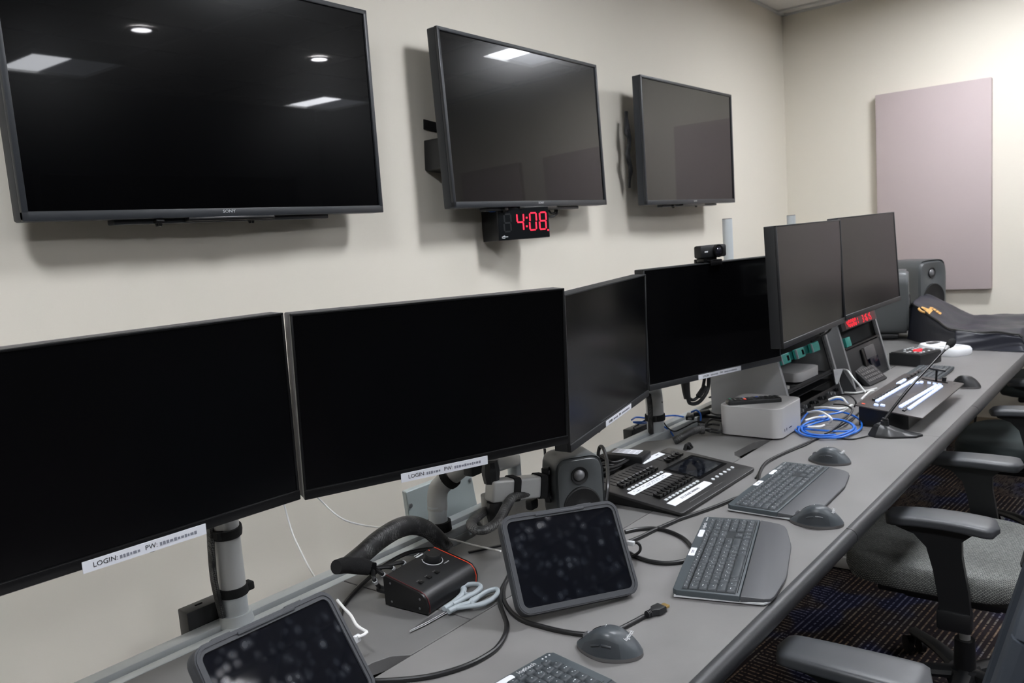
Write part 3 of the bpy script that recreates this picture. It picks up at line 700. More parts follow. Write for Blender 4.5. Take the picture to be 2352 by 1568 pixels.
# ------------------------------------------------------------------ keyboards
KEYMESH = {}
def keymesh(w, d, s):
    k = (round(w, 4), round(d, 4))
    if k not in KEYMESH:
        def fn(b):
            z0, z1, e = 0.0, 0.0052, 0.0014
            A = [b.verts.new((x, y, z0)) for x, y in ((-w / 2, -d / 2), (w / 2, -d / 2), (w / 2, d / 2), (-w / 2, d / 2))]
            B = [b.verts.new((x, y, z1 - 0.0006)) for x, y in ((-w / 2 + e, -d / 2 + e), (w / 2 - e, -d / 2 + e), (w / 2 - e, d / 2 - e * 0.6), (-w / 2 + e, d / 2 - e * 0.6))]
            C_ = [b.verts.new((x, y, z1)) for x, y in ((-w / 2 + 2 * e, -d / 2 + 2 * e), (w / 2 - 2 * e, -d / 2 + 2 * e), (w / 2 - 2 * e, d / 2 - 1.6 * e), (-w / 2 + 2 * e, d / 2 - 1.6 * e))]
            for P, Q in ((A, B), (B, C_)):
                for i in range(4): b.faces.new((P[i], P[(i + 1) % 4], Q[(i + 1) % 4], Q[i]))
            b.faces.new(C_)
        KEYMESH[k] = MB()._new(fn, None).mesh('key', M_key, ang=50)
    return KEYMESH[k]
def make_keyboard(M, s, label, rest=True, stickers=True, back='logi'):
    t = thing('keyboard', label, 'keyboard', M, 'keyboards on the desk')
    W = 0.43 * s; Dk = 0.135 * s; top = 0.0165
    def rs(P): return [(x * s, y * s) for x, y in P]
    # origin: middle of the border between deck and palm rest
    deckP = rs([(-0.215, 0), (0.215, 0), (0.215, 0.127), (0.207, 0.135), (0.10, 0.1355), (-0.10, 0.1355), (-0.207, 0.133), (-0.215, 0.125)])
    restP = rs([(-0.215, -0.001), (-0.209, -0.045), (-0.200, -0.058), (-0.185, -0.064), (-0.10, -0.078), (-0.08, -0.08), (0.08, -0.08), (0.10, -0.078), (0.185, -0.064), (0.200, -0.058), (0.209, -0.045), (0.215, -0.001)])
    MB().prism(deckP, 0.006, top, bev=0.002).build('deck', M_deck, t)
    if rest:
        b = MB().prism(restP, 0.006, top, bev=0.003)
        for v in b.bm.verts:
            if v.co.z > 0.01 and v.co.y < -0.003: v.co.z -= (-v.co.y / (0.08 * s)) ** 1.4 * 0.008
        b.build('palm_rest', M_rest, t)
        full = rs([(-0.213, -0.045), (-0.200, -0.056), (-0.10, -0.077), (0.10, -0.077), (0.200, -0.056), (0.213, -0.045), (0.2155, 0.132), (-0.2155, 0.130)])
    else: full = rs([(-0.213, 0.002), (0.213, 0.002), (0.213, 0.13), (-0.213, 0.13)])
    MB().prism(full, 0.003, 0.0065, bev=0.001).build('base_edge', M_logo if rest else M_black2, t)
    MB().prism([(x * 0.95, y * 0.95 + 0.003) for x, y in full], 0.0, 0.004).build('underside', M_black2, t)
    b = MB().box((0, 0.0055 * s, top), (W * 0.94, 0.0012, 0.001)); b.box((0, 0.1035 * s, top), (0.28 * s, 0.0015 * s, 0.001), M=T(-0.062 * s, 0, 0)); b.build('groove', M_black2, t)
    MB().box((-0.209 * s + 0.2035 * s, 0.0555 * s, top + 0.0001), (0.407 * s, 0.0955 * s, 0.0004)).box((-0.0635 * s, 0.1087 * s, top + 0.0001), (0.293 * s, 0.0125 * s, 0.0004)).build('key_gap_shade', M_gapshade, t)  # dark plate below the keys, shade of the gaps put into its colour
    u = 0.0186 * s; x0 = -0.207 * s; leg = MB(); rnd = random.Random(5)
    def key(cx, cy, w, d):
        o = bpy.data.objects.new('key', keymesh(w - 0.0016 * s, d - 0.0018 * s, s)); COL.objects.link(o); o.parent = t; o.location = (cx, cy, top - 0.0002)
        if w < 2.4 * u or rnd.random() < 0.5:
            n = 1 if rnd.random() < 0.6 else 2
            for k in range(n): leg.box((cx - (0.002 if n > 1 else 0) * s + k * 0.0045 * s, cy + rnd.uniform(-0.001, 0.0022) * s, top + 0.00505), (rnd.uniform(0.0014, 0.0028) * s, rnd.uniform(0.001, 0.002) * s, 0.0002))
    rows = [[1.25, 1.25, 1.25, 6.25, 1.25, 1.25, 1.25, 1.25], [2.25] + [1] * 10 + [2.75], [1.75] + [1] * 11 + [2.25], [1.5] + [1] * 12 + [1.5], [1] * 13 + [2]]
    for r_, row in enumerate(rows):
        cy = (0.0175 + 0.0186 * r_) * s; x = x0
        for w in row: key(x + w * u / 2, cy, w * u, u); x += w * u
    xn = x0 + 15 * u + 0.006 * s
    for r_ in (4, 3):
        for k in range(2): key(xn + (k + 0.5) * u, (0.0175 + 0.0186 * r_) * s, u, u)
    key(xn + u, (0.0175 + 0.0186) * s, u, u)
    for k in range(2): key(xn + (k + 0.5) * u, 0.0175 * s, u, u)
    xp = xn + 2 * u + 0.006 * s
    for r_ in range(5):
        for k in range(4):
            if xp + (k + 0.9) * u > W / 2: continue
            key(xp + (k + 0.5) * u, (0.0175 + 0.0186 * r_) * s, u, u)
    for k in range(20):
        key(x0 + (k + 0.5) * 0.0146 * s, 0.1085 * s, 0.0146 * s, 0.0115 * s)
    for k in range(6): key(xn + (k + 0.5) * u, 0.1095 * s, u, 0.0135 * s)
    o = leg.build('key_legends', M_legend, t); o['kind'] = 'stuff'
    if stickers:
        text('logitech', 0.0125 * s, M_logo, t, T(0.150 * s, 0.1255 * s, top + 0.0003))
        for k in range(3): MB().cyl((0.187 * s + k * 0.008 * s, 0.1255 * s, top), (0.187 * s + k * 0.008 * s, 0.1255 * s, top + 0.0005), 0.0018 * s, seg=10).build('status_light', M_logo, t)
        MB().prism(rrect(0.045 * s, 0.0125 * s, 0.005 * s, cx=0.098 * s, cy=0.1245 * s), top, top + 0.0012, bev=0.0004).build('blank_sticker', M_paper, t)
        L = MB().prism(rrect(0.045 * s, 0.014 * s, 0.001, cx=-0.015 * s, cy=0.1255 * s), top, top + 0.0008).build('paper_label', M_paper, t)
        MB().box((-0.015 * s, 0.1265 * s, top + 0.0009), (0.018 * s, 0.002 * s, 0.0002)).box((-0.015 * s, 0.1235 * s, top + 0.0009), (0.015 * s, 0.0015 * s, 0.0002)).build('ink_strokes', MATS['grey_ink'], L)
    return t
def kb_pose(nearleft, farleft, z=0.757):
    a, b_ = atz(*nearleft, z), atz(*farleft, z); d = (b_ - a); W = d.to_2d().length; yaw = math.degrees(math.atan2(d.y, d.x))
    return a, yaw, W / 0.43
a, yaw, s = kb_pose((1548, 1353), (1624, 1185))
Mk = T(a.x, a.y, DZ) @ RZ(yaw) @ T(0.215 * s, -0.129 * s, 0)
make_keyboard(Mk, s, 'grey keyboard with palm rest, turned slightly, beside the front tablet, nearest whole keyboard')
a, yaw, s = kb_pose((1671, 1158), (1803, 1059))
Mk = T(a.x, a.y, DZ) @ RZ(yaw) @ T(0.215 * s, -0.131 * s, 0)
make_keyboard(Mk, s, 'grey keyboard with palm rest, parallel to the lighting console, second whole keyboard')
a = atz(1265, 1493, 0.757); s = 0.95
make_keyboard(T(a.x, a.y, DZ) @ RZ(-10) @ T(-0.215 * s, -0.134 * s, 0), s, 'grey keyboard cut off by the bottom picture edge, only its number pad corner showing')
# far flat keyboard behind the switcher
make_keyboard(T(3.44, 0.555, DZ) @ RZ(-3), 0.98, 'thin black keyboard far along the desk, partly behind the vision switcher', rest=False, stickers=False)

# ------------------------------------------------------------------ mice
def make_mouse(M, label, shell, logo=True):
    t = thing('mouse', label, 'mouse', M, 'computer mice on the desk')
    def body(u, v):
        th = 2 * PI * u; c, s_ = math.cos(th), math.sin(th)
        yn = s_ * v
        a = 0.036 * (1 + 0.07 * -s_ - 0.10 * s_ * s_); b = 0.0565
        x, y = a * c * v, b * s_ * v
        if c < 0: x *= 1.0 + 0.06 * math.exp(-((y - 0.0) / 0.03) ** 2)
        zp = 0.037 * (1 - 0.62 * max(0, (yn + 0.15)) ** 2 - 0.5 * max(0, -(yn + 0.15)) ** 2)
        pw_ = 2.6 + 4.5 * max(0, -c) ** 2 * math.exp(-((y + 0.005) / 0.032) ** 2)
        z = 0.006 + zp * (1 - v ** pw_) ** 0.75 * (1 - 0.16 * c * v)
        return Vector((x, y, z))
    MB().grid(body, 40, 14, closeu=True).build('shell', shell, t, ang=60)
    P = []
    for k in range(40):
        q = body(k / 40, 1.0); P.append((q.x * 1.0, q.y * 1.0))
    MB().prism(P, 0.001, 0.0065).build('base', M_monside, t)
    MB().prism([(x * 0.97, y * 0.97) for x, y in P], 0.0, 0.002).build('glide_foot', M_black2, t)
    zw_ = body(0.25, 0.036 / 0.0565).z - 0.0058
    MB().cyl((-0.0035, 0.036, zw_), (0.0035, 0.036, zw_), 0.0085, seg=24).build('scroll_wheel', M_screw if shell is M_mouse2 else M_black2, t)
    def grip(u, v):
        q = body(((PI - 0.75 + 1.35 * u) / (2 * PI)) % 1, 0.86 + 0.135 * v); c_ = q.copy(); c_.z = 0; n_ = Vector((q.x, q.y * 0.4, 0.006)).normalized(); return q + n_ * 0.0005
    MB().grid(grip, 24, 8).build('shaded_thumb_grip', M_mouse if shell is M_mouse2 else M_monb, t, ang=60)  # darker side patch, shade below the ridge put into its colour
    # split line between the buttons and two thumb buttons
    top = lambda y: body((math.atan2(y / 0.0565, 0.0001) / (2 * PI)) % 1, min(0.999, abs(y) / 0.0565)).z
    MB().tube([(0, y, top(y) + 0.0001) for y in (0.054, 0.049, 0.0445)], 0.0008, seg=6).tube([(0, y, top(y) + 0.0001) for y in (0.027, 0.020, 0.012)], 0.0008, seg=6).build('button_split', M_black2, t)
    for k in (0, 1):
        pts = []
        for q in range(4):
            th = PI - 0.02 - 0.30 + (k * 0.36 + q * 0.10); v = 0.93
            pts.append(body((th / (2 * PI)) % 1, v) + Vector((-0.0006, 0, 0.0004)))
        MB().tube(pts, 0.0022, seg=8, flat=0.9).build('thumb_button', M_mouse if shell is M_mouse2 else M_monb, t)
    if logo:
        p = body(0.75, 0.62); 
        text('logitech', 0.0095, M_logo, t, T(0.0, p.y, p.z + 0.0012) @ RX(32), sx=1.1)
        b = MB()
        for k in range(3): b.cyl((-0.006 + k * 0.0045, 0.004, top(0.004) - 0.0002), (-0.006 + k * 0.0045, 0.004, top(0.004) + 0.0006), 0.0009, seg=8)
        b.build('channel_lights', M_logo, t)
    return t
def mouse_at(front, back, yaw_add, label, shell, logo=True):
    a, b_ = atz(*front, DZ + 0.012), atz(*back, DZ + 0.012); c = (a + b_) / 2; d = a - b_
    make_mouse(T(c.x, c.y, DZ) @ RZ(math.degrees(math.atan2(d.y, d.x)) - 90 + yaw_add), label, shell, logo)
mouse_at((1333, 1462), (1468, 1494), 4, 'dark grey mouse lying on the cable, between the front tablet and the cut-off keyboard', M_mouse2)
mouse_at((1824, 1184), (1928, 1195), 2, 'dark grey mouse at the front corner of the second keyboard', M_mouse2)
mouse_at((1863, 1046), (1948, 1056), 2, 'dark grey mouse behind the palm rest of the second keyboard, nearest the microphone', M_mouse2)
mouse_at((2192, 876), (2245, 884), 0, 'small black mouse behind the vision switcher, furthest along the desk', M_blackp, False)

# ------------------------------------------------------------------ tablets in rugged cases
def make_tablet(c, yaw, tilt, roll, w, h, label, case=True):
    M = basis(c, yaw, tilt, roll)
    t = thing('tablet', label, 'tablet', M, 'tablets in rugged cases')
    MB().prism(rrect(w, h, 0.022), -0.016, 0.0, M=RX(90), bev=0.005, seg=3).build('case_back', M_case, t, M=T(0, 0.0015, 0))
    b = MB()
    def ring(wo, ho, ro, wi, hi, ri, y0, y1, dx=0, dz=0):
        O = rrect(wo, ho, ro, 8); I = rrect(wi, hi, ri, 8, dx, dz)
        def fn(bb):
            n = len(O)
            a0 = [bb.verts.new((p[0], y0, p[1])) for p in O]; a1 = [bb.verts.new((p[0], y1, p[1])) for p in O]
            c0 = [bb.verts.new((p[0], y0, p[1])) for p in I]; c1 = [bb.verts.new((p[0], y1, p[1])) for p in I]
            for k in range(n):
                j = (k + 1) % n
                bb.faces.new((a0[k], a0[j], c0[j], c0[k])); bb.faces.new((a1[k], a1[j], a0[j], a0[k])); bb.faces.new((c0[k], c0[j], c1[j], c1[k]))
            bmesh.ops.recalc_face_normals(bb, faces=bb.faces)
        b._new(fn, None)
    ring(w, h, 0.022, w - 0.022, h - 0.024, 0.011, -0.004, 0.003); ring(w - 0.004, h - 0.004, 0.021, w - 0.012, h - 0.012, 0.017, -0.0055, -0.003)
    b.build('bumper', M_case, t, ang=25)
    MB().prism(rrect(w - 0.018, h - 0.020, 0.012), -0.0005, 0.0015, M=RX(90)).build('screen', M_smudge, t)
    MB().box((0.0, -0.0052, h / 2 - 0.0065), (0.10, 0.003, 0.005), bev=0.001).build('camera_bar', M_case, t)
    for x in (-0.07, 0.055): MB().box((x, 0.004, h / 2 + 0.0008), (0.03, 0.009, 0.003), bev=0.001).build('side_button', M_case, t)
    # folding stand behind, down to the desk
    Mi = M.inverted(); zf = DZ + 0.002
    a = M @ Vector((0, 0.016, 0.02)); n = (M.to_3x3() @ Vector((0, 1, 0))); n.z = 0; n.normalize()
    foot = Vector((a.x, a.y, zf)) + n * 0.055
    sx = M.to_3x3() @ Vector((1, 0, 0)); V = [a - sx * 0.06, a + sx * 0.06, foot + sx * 0.06, foot - sx * 0.06]
    def fn(bb):
        lo = [bb.verts.new(Mi @ v) for v in V]; hi = [bb.verts.new(Mi @ (v + n * 0.005)) for v in V]
        bb.faces.new(lo); bb.faces.new(hi[::-1])
        for k in range(4): bb.faces.new((lo[k], lo[(k + 1) % 4], hi[(k + 1) % 4], hi[k]))
        bmesh.ops.recalc_face_normals(bb, faces=bb.faces)
    MB()._new(fn, None).build('stand_flap', M_case, t)
    return t
T1 = make_tablet((1.150, 0.796, 0.829), -28.8, 32.1, -3.7, 0.239, 0.177, 'rugged-cased tablet with fingerprints, standing on the desk beside the small loudspeaker')
T2 = make_tablet((0.623, 0.923, 0.829), 6.3, 36.0, -4.7, 0.244, 0.172, 'rugged-cased tablet cut off by the bottom picture edge, mirroring a ceiling light')

# ------------------------------------------------------------------ loudspeakers
def make_speaker(M, w, h, d, label, woof, tw, feet=True, r=0.16, group='grey studio loudspeakers'):
    t = thing('loudspeaker', label, 'loudspeaker', M, group)   # origin: bottom centre of the front baffle, facing -Y
    def sect(u, v, y, k=1.0):
        th = 2 * PI * u; c, s_ = math.cos(th), math.sin(th); p = 5.5
        rr = (abs(c) ** p + abs(s_) ** p) ** (-1 / p)
        return Vector((c * rr * w / 2 * k, y, h / 2 + s_ * rr * h / 2 * k))
    prof = [(0.0, d, 0.90), (0.06, d * 0.995, 0.95), (0.12, d * 0.97, 0.985), (0.2, d * 0.9, 1.0), (0.5, d * 0.5, 1.0), (0.78, d * 0.12, 1.0), (0.88, d * 0.05, 0.985), (0.95, 0.012 * h / 0.2, 0.955), (1.0, 0.003, 0.90)]
    def side(u, v):
        i = min(len(prof) - 2, int(v * (len(prof) - 1))); f = v * (len(prof) - 1) - i
        a, b_ = prof[i], prof[i + 1]
        return sect(u, v, a[1] + (b_[1] - a[1]) * f, a[2] + (b_[2] - a[2]) * f)
    zt = h * tw[0]; zw = h * woof[0]; rw = woof[1]
    def front(u, v):
        q = sect(u, v, 0, 0.90 * v); dx, dz = q.x, q.z - zt
        g = math.exp(-(dx * dx + dz * dz) / (2 * (w * 0.20) ** 2)); q.y = 0.0 + 0.003 * v ** 6 + g * 0.010 * w / 0.12 * (1 - v ** 4)
        return q
    mb = MB(); mb.grid(side, 48, 24, closeu=True); mb.grid(front, 48, 16, closeu=True); mb.prism(rrect(w * 0.8, h * 0.86, w * .1, cx=0, cy=0), -d - 0.001, -d + 0.004, M=T(0, 0, h / 2) @ RX(90)) if False else None
    def back(u, v): return sect(u, v, d, 0.90 * v)
    mb.grid(back, 48, 2, closeu=True)
    mb.build('cabinet', M_spk, t, ang=50)
    Mw = T(0, 0.0, zw) @ RX(90)
    MB().lathe([(rw + 0.002, -0.006), (rw + 0.002, 0.002), (rw - 0.001, 0.0035), (rw - 0.004, 0.002), (rw * 0.6, 0.0005), (rw * 0.34, 0.0005), (rw * 0.2, 0.003), (0, 0.0045)], seg=48, M=T(0, 0.0, zw) @ RX(90)).build('woofer', M_cone, t)
    gy = front(0, 0).y if False else 0.006 * w / 0.12
    Mt = T(0, gy, zt) @ RX(90)
    MB().lathe([(tw[1] * 1.65, -0.004), (tw[1] * 1.6, 0.003), (tw[1] * 1.2, 0.001), (tw[1] * 1.0, -0.002)], seg=40, M=Mt).build('tweeter_surround', M_cone, t)
    MB().lathe([(tw[1] * 1.1, -0.001), (tw[1] * 0.9, 0.004), (tw[1] * 0.5, 0.0075), (0, 0.0085)], seg=32, M=Mt).build('tweeter', M_dome, t)
    if feet:
        MB().box((0, d * 0.5, -0.012), (w * 0.7, d * 0.6, 0.024), bev=0.006).build('foot', M_blackp, t)
    MB().box((0, -0.0006, h * 0.045), (w * 0.16, 0.001, h * 0.012)).build('maker_mark', M_monside, t)
    return t
sp = Vector((1.462, 0.967, 0))
make_speaker(T(1.462, 0.967, DZ + 0.004) @ RZ(-36) , 0.118, 0.172, 0.10, 'small grey desktop loudspeaker behind the front tablet', (0.33, 0.0425), (0.74, 0.0125), feet=False)
bpy.data.objects['loudspeaker'].location.z = DZ + 0.001
make_speaker(T(4.56, 0.885, DZ + 0.03) @ RZ(10), 0.236, 0.33, 0.26, 'large grey loudspeaker seen side-on, directly right of the furthest monitor', (0.34, 0.085), (0.78, 0.020))
make_speaker(T(5.09, 0.86, DZ + 0.03) @ RZ(-27), 0.236, 0.345, 0.23, 'large grey loudspeaker in the far corner, its round woofer facing the room', (0.34, 0.088), (0.78, 0.018))

# ------------------------------------------------------------------ articulated arm beside the small loudspeaker
t = thing('swing_arm', 'folding silver swing arm with dark grey end caps, between the second monitor and small loudspeaker', 'monitor arm', T(0, 0, 0))
cb = Vector((1.60, yr(1.6) + 0.03, DZ)); J = Vector((1.285, 1.085, 0)); zt_ = 0.92
tp = aty(1205, 1052, cb.y); Jt = aty(1127, 1078, 1.085); 
MB().cyl(cb + Vector((0, 0, -0.002)), cb + Vector((0, 0, 0.014)), 0.045, 0.040, seg=32).build('base_disc', M_alu, t)
MB().cyl(cb, (cb.x, cb.y, tp.z + 0.02), 0.018, seg=28).build('column', M_alu, t)
def beam(a, b_, w_, h_):
    a, b_ = Vector(a), Vector(b_); d = b_ - a; yaw = math.degrees(math.atan2(d.y, d.x)); pit = -math.degrees(math.atan2(d.z, d.to_2d().length))
    return Matrix.Translation((a + b_) / 2) @ RZ(yaw) @ RY(pit), (d.length, w_, h_)
Mb, dim = beam((Jt.x, Jt.y, Jt.z + 0.012), (cb.x, cb.y, tp.z + 0.012), 0.036, 0.040)
MB().box((0, 0, 0), dim, bev=0.012, M=Mb, seg=3).build('upper_link', M_silver, t)
cap = [(0.0, 0.0), (0.017, 0.0), (0.0205, 0.02), (0.0205, 0.03), (0.017, 0.048), (0.0, 0.048)]
zc = aty(1125, 1095, 1.085).z
MB().lathe(cap, seg=10, M=T(Jt.x, Jt.y, zc - 0.014)).build('joint_cap', M_monb, t, ang=25)
MB().cyl((Jt.x, Jt.y, Jt.z + 0.031), (Jt.x, Jt.y, Jt.z + 0.0335), 0.008, seg=20).build('cap_screw', M_monside, t)
z2 = aty(1125, 1128, 1.085).z
e2 = aty(1252, 1108, 1.04)
Mb, dim = beam((Jt.x - 0.012, Jt.y, z2 + 0.002), (e2.x - 0.005, e2.y, e2.z - 0.004), 0.036, 0.048)
MB().box((0, 0, 0), dim, bev=0.006, M=Mb, seg=3).build('lower_link', M_silver, t)
ax = (Mb.to_3x3() @ Vector((1, 0, 0))).normalized()
c2 = Mb.to_translation()
for q in (-0.012, 0.062):
    MB().prism(rrect(0.042, 0.054, 0.008), -0.009, 0.009, M=Matrix.Translation(c2 + ax * q) @ Mb.to_3x3().to_4x4() @ RY(90) @ RZ(90), bev=0.001).build('velcro_strap', M_velcro, t)
MB().lathe(cap, seg=10, M=T(Jt.x + 0.004, Jt.y, z2 - 0.075)).build('joint_cap', M_monb, t, ang=25)
MB().cyl((Jt.x + 0.02, Jt.y + 0.03, z2 - 0.09), (Jt.x + 0.02, Jt.y + 0.03, z2 - 0.02), 0.017, seg=24).build('pivot_tube', M_silver, t)
bp_ = MB()
for dz in (0.022, -0.036): bp_.cyl(e2 + Vector((0.006, 0.004, dz)), e2 + Vector((0.010, -0.006, dz)), 0.013, seg=20)
bp_.box(e2 + Vector((0.012, 0.004, -0.006)), (0.012, 0.02, 0.075), bev=0.003); bp_.build('bracket', M_blackp, t)
for dz in (0.022, -0.036): MB().cyl(e2 + Vector((0.009, -0.006, dz)), e2 + Vector((0.010, -0.0085, dz)), 0.005, seg=14).build('bracket_bolt', M_screw, t)
MB().box(aty(1222, 1160, 1.09) + Vector((0, 0, 0.004)), (0.03, 0.02, 0.026), bev=0.006, M=None).build('lock_lever', M_monb, t)
ls = [(1165, 1128, 1.06), (1140, 1165, 1.07), (1108, 1195, 1.08), (1082, 1200, 1.09), (1078, 1212, 1.07), (1100, 1222, 1.03), (1130, 1205, 1.02), (1160, 1175, 1.03), (1172, 1145, 1.05), (1200, 1135, 1.05), (1240, 1130, 1.045)]
ls = [(1130, 1160, 1.13), (1105, 1180, 1.10), (1083, 1200, 1.07), (1090, 1215, 1.04), (1115, 1216, 1.02), (1145, 1195, 1.02), (1165, 1160, 1.04), (1180, 1140, 1.05), (1210, 1134, 1.05), (1245, 1130, 1.045)]
tag(MB().tube([aty(*q) for q in ls], 0.0115, seg=14, flat=0.75).build('braided_cable_sleeve', M_braid), 'black braided cable sleeve looping under the silver swing arm', 'cable sleeve')
tag(MB().tube([aty(1251, 1030, 1.2), aty(1254, 1065, 1.19), aty(1256, 1078, 1.17)], 0.0035).tube([aty(1256, 1076, 1.17), aty(1259, 1092, 1.16)], 0.007, smooth=False).build('hanging_cable', M_cable), 'thin black cable with plug hanging behind the small loudspeaker', 'cable')

# pale steel box behind the rail, with two screws
pa, pb, pc_ = aty(932, 1130, 1.345), aty(1080, 1074, 1.345), aty(1098, 1165, 1.345)
t = thing('steel_box', 'pale steel utility box with two screws, behind the rail under the second monitor', 'utility box', T(0, 0, 0))
A = [pa, pb, pc_ + (pc_ - pb) * 0.8, aty(946, 1200, 1.345) + Vector((0, 0, -0.09))]
def fn(bb):
    lo = [bb.verts.new(v) for v in A]; hi = [bb.verts.new(v + Vector((0.004, 0.018, 0))) for v in A]
    bb.faces.new(lo); bb.faces.new(hi[::-1])
    for k in range(4): bb.faces.new((lo[k], lo[(k + 1) % 4], hi[(k + 1) % 4], hi[k]))
    bmesh.ops.recalc_face_normals(bb, faces=bb.faces); bmesh.ops.bevel(bb, geom=list(bb.edges), offset=0.002, segments=1, affect='EDGES')
MB()._new(fn, None).build('housing', M_steel, t)
for q in ((943, 1161), (1079, 1102)):
    p = aty(*q, 1.3435); MB().lathe([(0.006, 0), (0.0055, 0.002), (0, 0.003)], seg=14, M=Matrix.Translation(p) @ RX(90)).build('screw', M_screw, t)
# small black computers strapped behind the rail
for (x0, x1, y0, y1, yy, nm) in ((450, 520, 1402, 1500, 1.345, 'black mini computer behind the rail, left of the nearest monitor post'), (1460, 1500, 986, 1040, 1.30, 'black mini computer behind the rail, left of the gooseneck-shaped arm')):
    a, b_ = aty(x0, y0, yy), aty(x1, y0, yy); zb = a.z - 0.17
    t = thing('mini_computer', nm, 'mini computer', T((a.x + b_.x) / 2, yy + 0.02, (a.z + zb) / 2) @ RZ(-3), 'mini computers behind the rail')
    MB().box((0, 0, 0), (b_.x - a.x + 0.03, 0.036, a.z - zb), bev=0.003).build('housing', M_blackp, t)
    b = MB()
    for k in range(7): b.box((0.004, -0.0185, 0.05 - k * 0.008), (0.03, 0.001, 0.003))
    b.build('vent_slots', M_hole, t); MB().box((-0.012, 0, (a.z - zb) / 2 + 0.0005), (0.014, 0.004, 0.001)).build('indicator', M_hole, t)

# ------------------------------------------------------------------ braided cable arch and interface box
arch = [(1028, 1262, 1.165), (1008, 1238, 1.18), (980, 1215, 1.19), (945, 1206, 1.19), (910, 1215, 1.185), (870, 1240, 1.18), (835, 1270, 1.175), (800, 1298, 1.165)]
t = thing('braided_cable_sleeve', 'thick black braided cable sleeve arching over the rail', 'cable sleeve', T(0, 0, 0))
MB().tube([aty(*q) for q in arch], lambda s_: 0.0215 - 0.006 * abs(s_ - 0.45), seg=20, flat=0.85).build('sleeve', M_braid, t)
MB().tube([aty(772, 1302, 1.16), aty(800, 1297, 1.165), aty(830, 1300, 1.155), aty(850, 1305, 1.145)], lambda s_: 0.0135 + 0.003 * math.sin(s_ * PI), seg=16).build('velcro_wrap', M_velcro, t)
MB().tube([aty(846, 1304, 1.146), aty(862, 1306, 1.138)], 0.012, seg=16, smooth=False, cap=False).build('sleeve_mouth', M_hole, t)
bx0, bx1 = atz(985, 1416, DZ), atz(1099, 1338, DZ)
d = bx1 - bx0; yaw = math.degrees(math.atan2(d.y, d.x)); w = d.to_2d().length
t = thing('audio_interface', 'black desktop audio interface box with volume knob and red trim line, beside the scissors', 'audio interface', T(bx0.x, bx0.y, DZ) @ RZ(yaw))
Dp, Hb, Hf = 0.105, 0.060, 0.028
prof = [(0.0, 0.004), (0.0, 0.020), (0.003, 0.030), (0.010, 0.037), (0.02, 0.041), (Dp, Hb), (Dp + 0.001, 0.004)]
prof = [(0.002, 0.003), (0.0, 0.018), (0.003, 0.030), (0.010, 0.038), (0.020, 0.042), (Dp - 0.004, Hb), (Dp, Hb - 0.004), (Dp, 0.003)]
Myz = Matrix(((0, 0, 1, 0), (1, 0, 0, 0), (0, 1, 0, 0), (0, 0, 0, 1)))
MB().prism(prof, 0.006, w - 0.006, M=Myz).build('housing', M_blackp, t)
for x0, x1 in ((0.0, 0.005), (w - 0.005, w)): MB().prism([(y * 1.0, z) for y, z in prof], x0, x1, M=Myz).build('end_cheek', M_black2, t)
for x0 in (0.0050, w - 0.0062): MB().prism([(y + (0.0006 if y > 0.05 else -0.0006), z + 0.0007) for y, z in prof], x0, x0 + 0.0012, M=Myz).build('trim_line', M_orange if x0 > 0.1 else mat('dull_red_trim', (90, 22, 26), 0.5), t)
sl = math.degrees(math.atan2(Hb - 0.042, Dp - 0.024)); Mtop = T(0, 0.020, 0.042) @ RX(sl)
kx, ky = w * 0.70, 0.055
MB().lathe([(0.0, 0.0), (0.0165, 0.0), (0.0165, 0.013), (0.0155, 0.0145), (0.0, 0.0145)], seg=40, M=Mtop @ T(kx, ky, 0.001)).build('volume_knob', M_blackp, t)
MB().box((kx + 0.002, ky + 0.012, 0.0158), (0.002, 0.004, 0.0006), M=Mtop).build('knob_mark', M_orange, t)
MB().tube([(kx + 0.0205 * math.cos(R(a_)), ky + 0.0205 * math.sin(R(a_)), 0.0005) for a_ in range(-230, 50, 12)], 0.0009, seg=6, M=Mtop, smooth=False).build('scale_ring', M_logo, t)
for k in range(3):
    MB().box((0.030 + k * 0.024, 0.018 + 0.000 * k, 0.0015), (0.009, 0.008, 0.003), bev=0.0008, M=Mtop).build('push_button', M_black2, t)
    MB().box((0.030 + k * 0.024, 0.0265, 0.0004), (0.008, 0.0018, 0.0003), M=Mtop).build('button_caption', M_monside, t)
text('VOLUME', 0.004, M_logo, t, Mtop @ T(kx + 0.012, ky - 0.026, 0.0006))
b = MB(); b.box((kx - 0.006, ky + 0.028, 0.0005), (0.022, 0.004, 0.0003), M=Mtop); b.box((kx - 0.008, ky + 0.034, 0.0005), (0.016, 0.002, 0.0003), M=Mtop); b.build('printed_caption', M_logo, t)
b = MB()
for (y, z) in ((0.02, 0.012), (0.018, 0.03), (0.088, 0.012), (0.088, 0.048)): b.cyl((-0.0004, y, z), (0.001, y, z), 0.0022, seg=10)
b.build('cheek_screws', M_screw, t)
Mb_ = t.matrix_world.copy()
